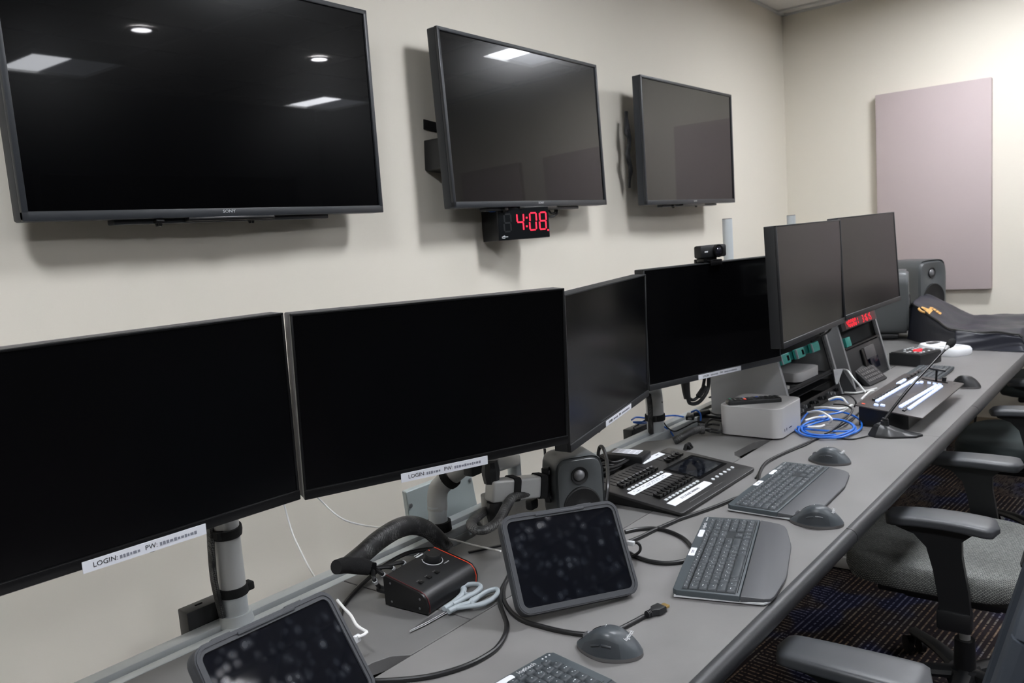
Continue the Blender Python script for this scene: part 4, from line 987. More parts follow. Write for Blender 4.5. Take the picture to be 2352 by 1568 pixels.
for k, (x, z, via) in enumerate(((0.020, 0.020, (868, 1335)), (0.045, 0.028, (885, 1322)), (0.070, 0.032, (905, 1308)), (0.095, 0.036, (930, 1297)))):
    e = Mb_ @ Vector((x, Dp + 0.002, z)); e1 = Mb_ @ Vector((x, Dp + 0.03, z)); s0 = aty(858, 1303 + k, 1.142); v_ = atz(*via, 0.79)
    t2 = thing('plug_cable', 'black cable with white tag plugged into the audio interface, number %s from the left end' % ('one', 'two', 'three', 'four')[k], 'cable', T(0, 0, 0), 'cables into the audio interface')
    MB().tube([s0, v_ + Vector((0, 0.01, 0.003)), e1], 0.0042).build('lead', M_cable, t2)
    MB().tube([e1 + Vector((0, 0.004, 0)), e], 0.0072, smooth=False, seg=12).build('plug', M_blackp, t2)
    q = smooth_pts([s0, v_ + Vector((0, 0.01, 0.003)), e1], 8); MB().tube([q[9], q[11]], 0.0050, smooth=False).build('cable_tag', M_logo, t2)
tag(MB().tube([atz(1003, 1262, DZ + 0.01), atz(975, 1262, DZ + 0.015), atz(930, 1272, DZ + 0.02), atz(880, 1300, DZ + 0.012), atz(838, 1335, DZ + 0.006), atz(805, 1368, DZ + 0.005), atz(785, 1395, DZ + 0.005), atz(780, 1420, DZ + 0.005)], 0.0045).build('audio_cable', M_cable), 'black cable running from the sleeve opening down behind the bottom tablet', 'cable')

# ------------------------------------------------------------------ scissors
tip, pv = atz(940, 1452, DZ + 0.003), atz(1033, 1394, DZ + 0.006)
d = pv - tip; Msc = T(tip.x, tip.y, DZ + 0.001) @ RZ(math.degrees(math.atan2(d.y, d.x))); Lb = d.to_2d().length
t = thing('scissors', 'closed scissors with pale blue-grey handles lying in front of the audio interface', 'scissors', Msc)
MB().prism([(0, 0), (Lb * 0.3, 0.0045), (Lb, 0.0095), (Lb + 0.006, 0.004), (Lb, -0.006), (Lb * 0.35, -0.004)], 0.0035, 0.0050, bev=0.0006, seg=1).build('blade', M_blade, t)
MB().prism([(0.001, -0.0005), (Lb * 0.3, 0.003), (Lb, 0.007), (Lb, -0.008), (Lb * 0.35, -0.0055)], 0.0015, 0.0030, bev=0.0006, seg=1).build('blade', M_blade, t)
MBs = MB(); MBs.lathe([(0.004, 0), (0.0038, 0.0015), (0, 0.002)], seg=16, M=T(Lb + 0.002, 0.0, 0.0095)); MBs.build('pivot_screw', M_screw, t)
Mi = Msc.inverted()
def loc2(px, py, z=DZ + 0.010): v = Mi @ atz(px, py, z); return Vector((v.x, v.y, 0.009))
h1 = MB(); o1 = [loc2(*q) for q in ((1072, 1366), (1062, 1352), (1070, 1344), (1088, 1341), (1102, 1344), (1104, 1352), (1090, 1362))]
h1.tube(o1, 0.0042, seg=12, closed=True, flat=1.15); h1.tube([loc2(1020, 1398), loc2(1040, 1385), loc2(1060, 1366), loc2(1066, 1352)], 0.0058, seg=12, flat=0.9); h1.tube([loc2(1040, 1388), loc2(1070, 1372), loc2(1090, 1362), loc2(1104, 1350)], 0.0055, seg=12, flat=0.9)
h1.build('handle', M_handle, t)
h2 = MB(); o2 = [loc2(*q) for q in ((1082, 1380), (1098, 1371), (1120, 1358), (1140, 1353), (1143, 1362), (1130, 1376), (1108, 1386), (1090, 1390))]
h2.tube(o2, 0.0044, seg=12, closed=True, flat=1.15); h2.tube([loc2(1030, 1404), loc2(1055, 1392), loc2(1080, 1384), loc2(1096, 1372)], 0.0058, seg=12, flat=0.9); h2.tube([loc2(1050, 1396), loc2(1080, 1392), loc2(1110, 1387), loc2(1132, 1376)], 0.0045, seg=12, flat=0.9)
h2.build('handle', M_handle, t)

# ------------------------------------------------------------------ cables on the worktop
Zc = DZ + 0.0042
def desk_cable(pts, r, m, name, label, cat='cable', z=None, n=8):
    P = [atz(q[0], q[1], (q[2] if len(q) > 2 else DZ + r)) for q in pts]
    return tag(MB().tube(P, r, seg=10, n=n).build(name, m), label, cat)
t = thing('video_cable', 'black video cable with gold-tipped plug lying on the desk, running under the nearest mouse', 'cable', T(0, 0, 0))
pl, pb_ = atz(1531, 1389, DZ + 0.008), atz(1494, 1407, DZ + 0.008)
MB().tube([atz(*q, DZ + 0.0042) for q in ((1492, 1408), (1455, 1428), (1425, 1443), (1390, 1456), (1340, 1456), (1290, 1449), (1240, 1437), (1200, 1424), (1172, 1402), (1157, 1375), (1158, 1345), (1170, 1318), (1176, 1300))], 0.0042, seg=12).build('lead', M_cable, t)
dv = (pl - pb_).normalized(); Mp = Matrix.Translation(pb_) @ RZ(math.degrees(math.atan2(dv.y, dv.x)))
Lp = (pl - pb_).length
MB().prism([(0, -0.004), (0.006, -0.005), (0.012, -0.0105), (Lp * 0.72, -0.0105), (Lp * 0.72, 0.0105), (0.012, 0.0105), (0.006, 0.005), (0, 0.004)], -0.0055, 0.0055, M=Mp, bev=0.0015).build('plug_body', M_blackp, t)
b = MB()
for k in range(3): b.cyl((-0.003 - k * 0.003, 0, 0), (-0.0015 - k * 0.003, 0, 0), 0.0062, seg=16, M=Mp)
b.build('strain_relief', M_blackp, t)
MB().box((Lp * 0.72 + 0.006, 0, 0), (0.013, 0.0135, 0.0045), bev=0.0006, M=Mp).build('connector_shell', M_gold, t)
desk_cable(((1165, 1330), (1152, 1355), (1148, 1385), (1157, 1412), (1164, 1435), (1158, 1462), (1138, 1490), (1100, 1515), (1050, 1536), (990, 1552), (930, 1560), (868, 1563), (830, 1560)), 0.0044, M_cable, 'power_cable', 'black cable curving in a wide arc over the desk, between scissors and cut-off keyboard')
desk_cable(((1436, 1221), (1465, 1215), (1500, 1213), (1530, 1218), (1560, 1230), (1578, 1243), (1590, 1258)), 0.0044, M_cable, 'loop_cable', 'upper black cable arc between the front tablet and the nearest whole keyboard')
desk_cable(((1443, 1268), (1458, 1276), (1475, 1283), (1500, 1290), (1530, 1293), (1562, 1290), (1585, 1283)), 0.0044, M_cable, 'loop_cable', 'lower black cable arc between the front tablet and the nearest whole keyboard')
desk_cable(((1446, 1243), (1470, 1233), (1500, 1218), (1530, 1205), (1560, 1192), (1595, 1180), (1640, 1164), (1680, 1148), (1735, 1125), (1745, 1085), (1760, 1062), (1790, 1045), (1830, 1027), (1858, 1015), (1878, 1006)), 0.0044, M_cable, 'long_cable', 'black cable running from the front tablet under the keyboards to the coiled blue cable')
desk_cable(((1735, 1098), (1757, 1068), (1785, 1050), (1825, 1032), (1850, 1022), (1880, 1006), (1900, 1000)), 0.0026, M_cable, 'thin_cable', 'thin black cable beside the long cable, behind the second keyboard')
t = thing('charging_cable', 'short black charging cable looped into the right side of the front tablet', 'cable', T(0, 0, 0))
MB().tube([atz(1452, 1247, 0.79), atz(1463, 1246, 0.787), atz(1470, 1253, 0.78), atz(1470, 1264, 0.765), atz(1462, 1272, 0.752), atz(1452, 1277, 0.745)], 0.0030).build('lead', M_cable, t)
MB().box(atz(1449, 1247, 0.79), (0.008, 0.016, 0.009), bev=0.0015, M=None).build('plug', M_logo, t)
wz = [(652, 1156, 1.62), (660, 1185, 1.62), (672, 1225, 1.6), (688, 1260, 1.56), (708, 1300, 1.5), (728, 1332, 1.42), (745, 1352, 1.33)]
tag(MB().tube([aty(*q) for q in wz], 0.0021, seg=8).build('white_cable', M_cablew), 'thin white cable hanging from between the two nearest monitors down to the bottom tablet', 'cable')
wz = [(722, 1135, 1.5), (740, 1152, 1.5), (765, 1176, 1.48), (792, 1194, 1.45), (830, 1205, 1.42), (870, 1211, 1.36), (895, 1213, 1.30), (940, 1218, 1.25), (990, 1228, 1.2)]
tag(MB().tube([aty(*q) for q in wz] + [atz(1010, 1232, 0.765), atz(1045, 1240, 0.757), atz(1090, 1252, 0.757), atz(1150, 1265, 0.77)], 0.0021, seg=8).build('white_cable', M_cablew), 'thin white cable passing behind the braided sleeve to the front tablet', 'cable')
t = thing('tablet_cable', 'white charging cable with angled white plug at the right edge of the bottom tablet', 'cable', T(0, 0, 0))
MB().tube([atz(775, 1378, 0.80), atz(790, 1396, 0.80), atz(806, 1413, 0.80), atz(820, 1436, 0.795), atz(843, 1451, 0.79)], lambda s_: 0.0026, seg=8).tube([atz(843, 1451, 0.79), atz(836, 1457, 0.79), atz(822, 1463, 0.79)], 0.0026).build('lead', M_cablew, t)
MB().box((0, 0, 0), (0.012, 0.008, 0.012), bev=0.002, M=Matrix.Translation(atz(820, 1466, 0.785))).build('plug', M_white, t)
tag(MB().box((0, 0, 0), (0.085, 0.0075, 0.004), bev=0.001, M=Matrix.Translation(atz(1118, 1259, DZ + 0.0022)) @ RZ(-32)).build('black_bar', M_blackp), 'small black plastic strip lying behind the front tablet', 'strip')
def skirt(M, w, h, inset, zdesk=DZ + 0.002, ztop=-0.004, x0=None, x1=None, y0=None, y1=None, lean=0.0):
    """body below a sloping plate: top follows the plate, bottom stands on the desk (in the plate's local space)"""
    x0 = -w / 2 + inset if x0 is None else x0; x1 = w / 2 - inset if x1 is None else x1
    y0 = -h / 2 + inset if y0 is None else y0; y1 = h / 2 - inset if y1 is None else y1
    Mi = M.inverted(); b = MB()
    def fn(bb):
        T_ = [Vector(p) for p in ((x0, y0, ztop), (x1, y0, ztop), (x1, y1, ztop), (x0, y1, ztop))]; B_ = []
        for p in T_:
            q = M @ p; q.z = zdesk; B_.append(Mi @ q)
        vt = [bb.verts.new(v) for v in T_]; vb = [bb.verts.new(v) for v in B_]
        bb.faces.new(vt); bb.faces.new(vb[::-1])
        for k in range(4): bb.faces.new((vb[k], vb[(k + 1) % 4], vt[(k + 1) % 4], vt[k]))
        bmesh.ops.recalc_face_normals(bb, faces=bb.faces)
    b._new(fn, None); return b
# ------------------------------------------------------------------ lighting console
Mc = basis((1.836, 0.92, 0.7655), 0.6, 83.8, -3.4, plate=True)
cw, cd = 0.41, 0.262
M_cons = mat('console_black', (42, 41, 41), 0.4, bump=0.05, bscale=700)
t = thing('lighting_console', 'black lighting control console with rows of faders, taped labels and a small screen', 'lighting console', Mc)
MB().prism(rrect(cw, cd, 0.008), -0.006, 0.0, bev=0.002).build('top_panel', M_cons, t)
skirt(Mc, cw, cd, 0.010).build('chassis', M_black2, t)
def faders(x0, n, pitch, yslot0, yslot1, yk, keys_y=None):
    for k in range(n): MB().box((x0 + k * pitch, (yslot0 + yslot1) / 2, 0.0001), (0.0022, yslot1 - yslot0, 0.0006)).build('fader_slot', M_hole, t)
    for k in range(n):
        x = x0 + k * pitch
        b = MB(); b.prism([(-0.010, 0.004), (0.010, 0.004), (0.0098, 0.011), (0.006, 0.009), (0.0, 0.0078), (-0.006, 0.009), (-0.0098, 0.011)], -0.0065, 0.0065, M=T(x, yk, 0) @ Matrix(((0, 0, 1, 0), (1, 0, 0, 0), (0, 1, 0, 0), (0, 0, 0, 1))), bev=0.0008, seg=1)
        b.box((x, yk, 0.003), (0.004, 0.006, 0.006)); b.build('fader_cap', M_black2, t)
        if keys_y is not None: MB().box((x, keys_y, 0.0012), (0.0115, 0.008, 0.003), bev=0.001, seg=1).build('bump_button', M_legend, t)
faders(-0.160, 10, 0.0178, 0.056, 0.118, 0.063, 0.0405)
faders(-0.158, 10, 0.0178, -0.046, 0.018, -0.040, -0.0625)
faders(0.085, 4, 0.0215, 0.062, 0.125, 0.068)
def tape(x0, x1, y0, y1, txt=None):
    P = [(x0, y0), (x1 * 0.5 + x0 * 0.5, y0 - 0.0008), (x1, y0 + 0.001), (x1 + 0.002, (y0 + y1) / 2), (x1 - 0.001, y1), (x0 * 0.5 + x1 * 0.5, y1 + 0.0006), (x0 + 0.001, y1)]
    L = MB().prism(P, 0.0003, 0.0012).build('taped_label', M_paper, t)
    if txt: text(txt, (y1 - y0) * 0.42, M_blackp, L, T((x0 + x1) / 2, (y0 + y1) / 2, 0.0014), sx=0.95)
    else:
        m_ = MB(); rnd = random.Random(int((x0 + 1) * 999))
        for row in (0.36, 0.68):
            x = x0 + 0.02
            while x < x1 - 0.02:
                ww = rnd.uniform(0.002, 0.005)
                if rnd.random() < 0.75: m_.box((x + ww / 2, y0 + (y1 - y0) * row, 0.0014), (ww, (y1 - y0) * 0.12, 0.0002))
                x += ww + 0.002
        m_.build('ink_strokes', MATS['grey_ink'], L)
    return L
tape(-0.185, 0.008, 0.011, 0.031); tape(-0.178, 0.018, -0.098, -0.074, 'ETC STAGE GENERAL'); 
L3 = MB().prism([(0.040, 0.108), (0.150, 0.106), (0.152, 0.127), (0.042, 0.131)], 0.0003, 0.0012, M=T(-0.012, 0, 0)).build('taped_label', M_paper, t)
MB().box((0.07, 0.119, 0.0014), (0.008, 0.003, 0.0002)).box((0.115, 0.119, 0.0014), (0.015, 0.003, 0.0002)).build('ink_strokes', MATS['grey_ink'], L3)
MB().prism(rrect(0.162, 0.108, 0.004, cx=0.104, cy=-0.006), -0.002, 0.0008, bev=0.0004).build('screen_surround', M_hole, t)
MB().prism(rrect(0.138, 0.088, 0.002, cx=0.104, cy=-0.006), 0.0006, 0.0014).build('screen', M_smudge, t)
for k in range(6): MB().lathe([(0.0052, 0), (0.0048, 0.0022), (0, 0.0028)], seg=16, M=T(0.047 + k * 0.0232, -0.0845, 0)).build('round_button', M_legend, t)
text('etc', 0.016, M_monside, t, T(0.176, 0.103, 0.0004)); 
MB().box((-0.085, -0.112, 0.0003), (0.10, 0.0018, 0.0002)).box((0.02, -0.112, 0.0003), (0.05, 0.0018, 0.0002)).build('printed_line', M_monside, t)

# ------------------------------------------------------------------ power adapter and its cable tangle
q = [atz(*k, 0.80) for k in ((1403, 1045), (1420, 1024), (1490, 1030), (1468, 1055))]
ctr = (q[0] + q[1] + q[2] + q[3]) / 4; 
t = thing('power_adapter', 'black power adapter brick with white rating label, on the cable tangle beside the lighting console', 'power adapter', T(1.895, 1.09, 0.768) @ RZ(-84))
MB().box((0, 0, 0.0145), (0.112, 0.068, 0.030), bev=0.004).build('housing', M_blackp, t)
L = MB().box((-0.002, 0.002, 0.0308), (0.078, 0.042, 0.0006)).build('rating_label', M_paper, t)
m_ = MB()
for r_ in range(4):
    for k in range(5): m_.box((-0.033 + k * 0.016, -0.012 + r_ * 0.008, 0.0312), (0.011, 0.0018, 0.0002))
m_.build('ink_strokes', MATS['grey_ink'], L)
MB().cyl((-0.056, -0.012, 0.015), (-0.078, -0.016, 0.013), 0.007, 0.0055, seg=14).build('strain_relief', M_blackp, t)
MB().box((0.0, 0.0, -0.008), (0.10, 0.05, 0.018), bev=0.005).build('cable_tie_pad', M_black2, t)
c0 = atz(1390, 1085, DZ + 0.01); rnd = random.Random(11)
for n_ in range(3):
    pts = []
    for k in range(26):
        a_ = k * 0.95 + n_ * 1.3; rr = 0.06 + rnd.uniform(-0.02, 0.035)
        pts.append((c0.x + 0.03 + rr * 1.1 * math.cos(a_), c0.y + 0.02 + rr * 0.62 * math.sin(a_), DZ + 0.008 + rnd.uniform(0, 0.018) + n_ * 0.006))
    tag(MB().tube(pts, 0.0042, seg=8, n=6).build('tangled_cable', M_cable), 'black cable in the tangle between small loudspeaker and power adapter, %s layer' % ('bottom', 'middle', 'top')[n_], 'cable', 'tangled cables by the console')
tag(MB().tube([atz(1392, 1150, 0.80), atz(1396, 1110, 0.83), atz(1394, 1060, 0.85), atz(1386, 1030, 0.87), atz(1378, 1026, 0.87), atz(1374, 1045, 0.85), atz(1378, 1075, 0.80)], 0.0045).build('speaker_cable', M_cable), 'black cable arching high behind the small loudspeaker', 'cable')
tag(MB().tube([atz(1380, 1048, 0.80), atz(1410, 1062, 0.79), atz(1450, 1050, 0.785), atz(1480, 1045, 0.78), atz(1472, 1070, 0.765), atz(1440, 1090, 0.76), atz(1405, 1098, 0.76)], 0.0042).tube([atz(1384, 1075, 0.80), atz(1412, 1072, 0.785), atz(1440, 1058, 0.785), atz(1470, 1040, 0.79)], 0.0042).build('adapter_cable', M_cable), 'black cable draped over the power adapter', 'cable')
b = MB(); p = atz(1572, 1033, DZ + 0.004)
for s_ in (0, 1): b.tube([(p.x + 0.016 * s_, p.y, DZ + 0.003), (p.x + 0.008 + 0.016 * s_, p.y - 0.004, DZ + 0.018), (p.x + 0.02 + 0.012 * s_, p.y - 0.01, DZ + 0.004)], 0.005)
tag(b.build('velcro_scrap', M_velcro), 'small curled black strap on the desk behind the lighting console', 'strap')

# ------------------------------------------------------------------ silver desktop computer and remote
mc = (2.452, 0.915)
t = thing('desktop_computer', 'silver rounded-square desktop computer under the remote control', 'computer', T(mc[0], mc[1], DZ) @ RZ(-2))
MB().cyl((0, 0, 0), (0, 0, 0.008), 0.085, seg=48).build('foot_ring', M_black2, t)
MB().prism(rrect(0.2, 0.2, 0.031, 10), 0.006, 0.098, bev=0.0025, seg=3).build('housing', M_mac, t)
b = MB()
for x in (-0.062, -0.046): b.prism(rrect(0.003, 0.009, 0.0014), 0, 0.0006, M=T(x, -0.1, 0.026) @ RX(90))
b.prism(rrect(0.024, 0.0022, 0.001), 0, 0.0006, M=T(-0.015, -0.1, 0.026) @ RX(90)); b.build('ports', M_black2, t)
t = thing('remote_control', 'black remote control with many small buttons, lying on the silver computer', 'remote', T(mc[0] - 0.028, mc[1] + 0.012, DZ + 0.0985) @ RZ(-54) @ RZ(0))
MB().prism(rrect(0.168, 0.044, 0.006), 0.0, 0.013, bev=0.003).build('body', M_blackp, t)
MB().prism(rrect(0.162, 0.038, 0.005), 0.0128, 0.0145, bev=0.0006).build('face', M_black2, t)
rnd = random.Random(2)
for i in range(11):
    for j in range(3):
        x = -0.072 + i * 0.0142; y = -0.0115 + j * 0.0115; m_ = M_monb
        if i == 0 and j == 2: m_ = M_green
        elif i == 3: m_ = (M_redbtn, M_goldp, M_bluebtn)[j] if j != 1 else M_goldp
        elif i == 6 and j == 2: m_ = M_bluebtn
        MB().box((x, y, 0.0152), (0.008, 0.0065, 0.002), bev=0.0008, seg=1).build('remote_button', m_, t)

# dongles, cable sleeve and leads between the gooseneck-shaped arm and the silver computer
for (px, py, rz, nm, sz) in ((1586, 956, 20, 'flat black adapter dongle behind the silver computer, lower of two', (0.06, 0.028, 0.014)), (1612, 948, -60, 'black adapter dongle with silver end behind the silver computer, upper of two', (0.055, 0.024, 0.014))):
    p = atz(px, py, DZ + (0.03 if rz > 0 else 0.045)); t = thing('adapter_dongle', nm, 'adapter', T(p.x, p.y, p.z) @ RZ(rz) @ RY(-8 if rz < 0 else 0), 'black adapter dongles')
    MB().box((0, 0, 0), sz, bev=0.003).build('housing', M_blackp, t); MB().box((-sz[0] / 2 - 0.005, 0, 0), (0.012, 0.012, 0.006), bev=0.001).build('connector', M_screw, t)
tag(MB().tube([atz(1549, 1012, 0.748), atz(1566, 1003, 0.76), atz(1585, 992, 0.768), atz(1612, 984, 0.768)], lambda s_: 0.017 - 0.003 * s_, seg=14, flat=0.8).tube([atz(1606, 985, 0.768), atz(1616, 984, 0.768)], 0.017, seg=14, smooth=False).build('braided_cable_sleeve', M_braid), 'black braided cable sleeve end lying left of the silver computer', 'cable sleeve')
b = MB()
for k, (z, y1) in enumerate(((0.765, 978), (0.775, 968), (0.765, 989), (0.755, 995))): b.tube([atz(1612, 984, 0.768), atz(1632, y1 - 4, z), atz(1655, y1 - 2, z), (2.40, 1.03, z)], 0.0034)
tag(b.build('computer_cables', M_cable), 'bundle of black leads from the sleeve end to the back of the silver computer', 'cable')
b = MB(); b.tube([atz(1630, 946, 0.785), atz(1645, 952, 0.785), atz(1660, 953, 0.785), (2.42, 1.04, 0.78)], 0.003).tube([atz(1612, 958, 0.77), atz(1640, 957, 0.77), atz(1660, 960, 0.765)], 0.003)
tag(b.build('dongle_leads', M_cable), 'two thin black leads between the dongles and the silver computer', 'cable')
tag(MB().tube([aty(1451, 964, 1.27), aty(1462, 958, 1.30), aty(1485, 961, 1.28), aty(1478, 968, 1.26), aty(1455, 969, 1.25), aty(1475, 972, 1.27), aty(1500, 966, 1.29), aty(1520, 957, 1.27), aty(1548, 954, 1.26), aty(1570, 957, 1.22)], 0.0028).build('blue_network_cable', M_cableb), 'thin blue network cable looping around the gooseneck-shaped monitor stand', 'cable')
tag(MB().tube([aty(1505, 968, 1.285), aty(1524, 979, 1.22), aty(1538, 988, 1.2), aty(1548, 1003, 1.18)], 0.0028).build('blue_network_cable', M_cableb), 'blue network cable end dropping to the desk right of the gooseneck-shaped monitor stand', 'cable')
tag(MB().tube([atz(1588, 946, 0.79), atz(1600, 942, 0.80), atz(1609, 952, 0.785), atz(1609, 966, 0.765)], 0.003).build('blue_network_cable', M_cableb), 'short blue cable end bent over the dongles behind the silver computer', 'cable')
tag(MB().tube([aty(1485, 962, 1.26), aty(1465, 975, 1.27), aty(1455, 982, 1.27), aty(1465, 988, 1.26), aty(1485, 984, 1.24)], 0.0022).tube([aty(1522, 967, 1.23), aty(1535, 983, 1.2), aty(1550, 990, 1.18), aty(1570, 982, 1.15), aty(1600, 968, 1.12), aty(1630, 975, 1.1)], 0.0022).build('thin_cable', M_cable), 'thin black cable passing behind the gooseneck-shaped monitor arm', 'cable')

# ------------------------------------------------------------------ equipment racks with slanted fronts
SLN = math.degrees(math.atan(0.26))
def make_rack(x, y, yaw, W, Hh, label):
    M = T(x, y, DZ) @ RZ(yaw); t = thing('equipment_rack', label, 'equipment rack', M, 'slanted equipment racks')
    sl_ = 0.26 * Hh; D = 0.30
    P = [(0, 0), (sl_, Hh), (D, Hh), (D, 0)]
    Myz_ = lambda x0: T(x0, 0, 0) @ Matrix(((0, 0, 1, 0), (1, 0, 0, 0), (0, 1, 0, 0), (0, 0, 0, 1)))
    for x0 in (0.0, W - 0.016): MB().prism(P, 0, 0.016, M=Myz_(x0), bev=0.001, seg=1).build('side_panel', M_rackgrey, t)
    MB().box((W / 2, (sl_ + D) / 2, Hh - 0.006), (W - 0.032, D - sl_, 0.012)).build('top_panel', M_rackgrey, t)
    MB().box((W / 2, D - 0.004, Hh / 2), (W - 0.032, 0.006, Hh - 0.012)).box((W / 2, D / 2, 0.005), (W - 0.034, D - 0.01, 0.006)).build('inner_panels', M_hole, t)
    F = RX(-SLN)      # slanted front frame, z up along the slope
    Ls = Hh / math.cos(R(SLN))
    for x0 in (0.026, W - 0.026):
        MB().box((x0, 0.010, Ls / 2), (0.018, 0.004, Ls - 0.006), M=F).build('rack_rail', M_blackp, t)
        b = MB()
        for k in range(int(Ls / 0.022)): b.box((x0, 0.0075, 0.015 + k * 0.022), (0.006, 0.001, 0.006), M=F)
        b.build('rail_holes', M_screw if False else M_monside, t)
    return t, F, W, Ls
# rack 1
t, F, W, Ls = make_rack(2.612, 0.862, -4, 0.475, 0.285, 'grey slanted equipment rack right of the silver computer, with teal patch modules')
iw = W - 0.036
b = MB().box((W / 2, 0.004, 0.262), (iw, 0.012, 0.036), bev=0.001, M=F).build('outlet_panel', M_blackp, t)
for k in range(8):
    for j in range(2): MB().box((0.035 + k * 0.019, -0.0025, 0.2535 + j * 0.017), (0.015, 0.002, 0.014), bev=0.0008, seg=1, M=F).build('outlet_socket', M_monside, b)
for k in range(4): MB().box((0.205 + k * 0.034, -0.0025, 0.262), (0.022, 0.003, 0.030), bev=0.001, seg=1, M=F).build('rocker_switch', M_monb, b)
MB().box((0.37, -0.016, 0.262), (0.04, 0.035, 0.03), bev=0.004, M=F).build('power_plug', M_black2, t)
MB().tube([(0.385, -0.03, 0.262), (0.43, -0.045, 0.275), (0.455, -0.04, 0.27), (0.43, -0.03, 0.245), (0.385, -0.012, 0.235), (0.34, 0.01, 0.225)], 0.0042, M=F).build('power_lead', M_cable, t)
MB().box((0.195, 0.012, 0.204), (0.335, 0.004, 0.028), M=F).build('module_panel', M_tealdk, t)
for k, x in enumerate((0.055, 0.185, 0.325)):
    o = MB().box((x, 0.0, 0.204), (0.072 if k else 0.075, 0.014, 0.034), bev=0.002, seg=1, M=F).build('patch_module', M_teal, t)
    MB().box((x + 0.018, -0.0075, 0.204), (0.014, 0.002, 0.018), M=F).build('jack_socket', M_hole, o) if k < 2 else None
    MB().box((x - 0.034, -0.0055, 0.204), (0.004, 0.008, 0.032), M=F).build('module_edge', M_handle, o)
s = thing('mini_desktop', 'small rounded silver mini computer sitting on the shelf inside the left rack', 'mini computer', t.matrix_world @ T(0.285, 0.15, 0.088))
MB().prism(rrect(0.197, 0.197, 0.03, 10), 0.003, 0.036, bev=0.002).build('housing', M_mac, s); MB().cyl((0, 0, 0), (0, 0, 0.004), 0.08, seg=32).build('foot_ring', M_black2, s)
MB().box((W / 2, 0.17, 0.083), (W - 0.036, 0.28, 0.005)).box((W / 2, 0.035, 0.088), (W - 0.036, 0.004, 0.016)).build('shelf', M_blackp, t)
MB().box((W / 2, 0.18, 0.052), (W - 0.036, 0.28, 0.004)).build('shelf', M_blackp, t)
MB().cyl((0.055, 0.05, 0.088), (0.055, 0.05, 0.105), 0.014, seg=16).build('cable_gland', M_cream, t)
bn = MB().box((W / 2, 0.006, 0.022), (iw, 0.008, 0.040), bev=0.001, M=F).build('connector_panel', M_blackp, t)
for k, x in enumerate((0.055, 0.09, 0.13, 0.165, 0.2, 0.24, 0.275, 0.32, 0.355, 0.40)):
    z = 0.022 + (0.006 if k % 2 else 0)
    bb = MB().cyl((x, 0.004, z), (x, -0.016, z), 0.006, seg=14, M=F); bb.cyl((x, -0.004, z), (x, -0.009, z), 0.008, seg=14, M=F); bb.build('barrel_connector', M_screw if k in (0, 1, 7, 8) else M_blackp, bn)
# rack 2
t, F, W, Ls = make_rack(3.175, 0.812, -4, 0.455, 0.262, 'grey slanted equipment rack with red number display, partly behind the microphone stem')
iw = W - 0.036
o = MB().box((W / 2, 0.0, 0.245), (iw, 0.02, 0.042), bev=0.001, M=F).build('display_unit', M_monb, t)
MB().box((W / 2 + 0.01, -0.0105, 0.245), (iw - 0.06, 0.001, 0.034), M=F).build('display_window', M_redd, t)
b = MB()
for s_, x0 in (('400801', 0.085), ('31615', 0.265)):
    x = x0
    for ch in s_:
        b = MB(); digit(b, ch, x, 0.245, 0.0125, 0.026, 0.0036, y=-0.0118, d=0.0005); b.build('red_digit', M_red2, t, M=F); x += 0.0228
o = MB().box((0.058, 0.002, 0.178), (0.055, 0.016, 0.036), bev=0.002, M=F).build('patch_module', M_teal, t)
MB().box((W / 2, 0.014, 0.155), (iw, 0.03, 0.006), M=F).build('shelf', M_black2, t)
o = MB().box((W / 2, 0.006, 0.073), (iw, 0.006, 0.146), bev=0.001, M=F).build('blank_panel', M_monb, t)
MB().box((0.25, -0.004, 0.108), (0.12, 0.012, 0.05), bev=0.003, M=F).build('intercom_head', M_monside, t)
MB().box((0.185, -0.002, 0.075), (0.035, 0.010, 0.11), bev=0.003, M=F).build('handset_cradle', M_black2, t)
MB().box((0.27, -0.0045, 0.062), (0.10, 0.012, 0.05), bev=0.002, M=F).build('intercom_screen', M_navy, t)
# keypad phone leaning in front of rack 2
p = atz(2022, 862, DZ + 0.03)
t2 = thing('keypad_phone', 'dark desk keypad with a grid of small buttons, leaning in front of the right rack', 'phone', T(p.x, p.y, DZ + 0.002) @ RZ(-8) @ RX(-48))
MB().box((0, 0.009, 0.062), (0.175, 0.018, 0.112), bev=0.003, M=T(0, 0, 0)).build('housing', M_monb, t2)
for i in range(8):
    for j in range(4): MB().box((-0.068 + i * 0.0185, -0.0012, 0.024 + j * 0.017), (0.014, 0.003, 0.011), bev=0.001, seg=1).build('keypad_button', M_monside, t2)
MB().box((-0.045, -0.0005, 0.102), (0.035, 0.0012, 0.008)).build('name_strip', M_paper, t2)
MB().box((0, 0.05, 0.02), (0.14, 0.012, 0.08), bev=0.002, M=RX(48)).build('rear_prop', M_black2, t2) if False else None
# small card stand between the racks
p = atz(1938, 884, DZ + 0.03)
t2 = thing('card_stand', 'small wedge-shaped black stand with white card between the two racks', 'stand', T(p.x, p.y, DZ + 0.001) @ RZ(-50))
MB().prism([(-0.03, 0), (0.045, 0), (-0.005, 0.085)], -0.01, 0.01, M=RX(90)).build('wedge', M_monb, t2)
MB().prism([(-0.036, 0.022), (-0.008, 0.094), (-0.045, 0.094)], -0.003, 0.003, M=T(0, -0.012, 0) @ RX(90)).build('card', M_white, t2)

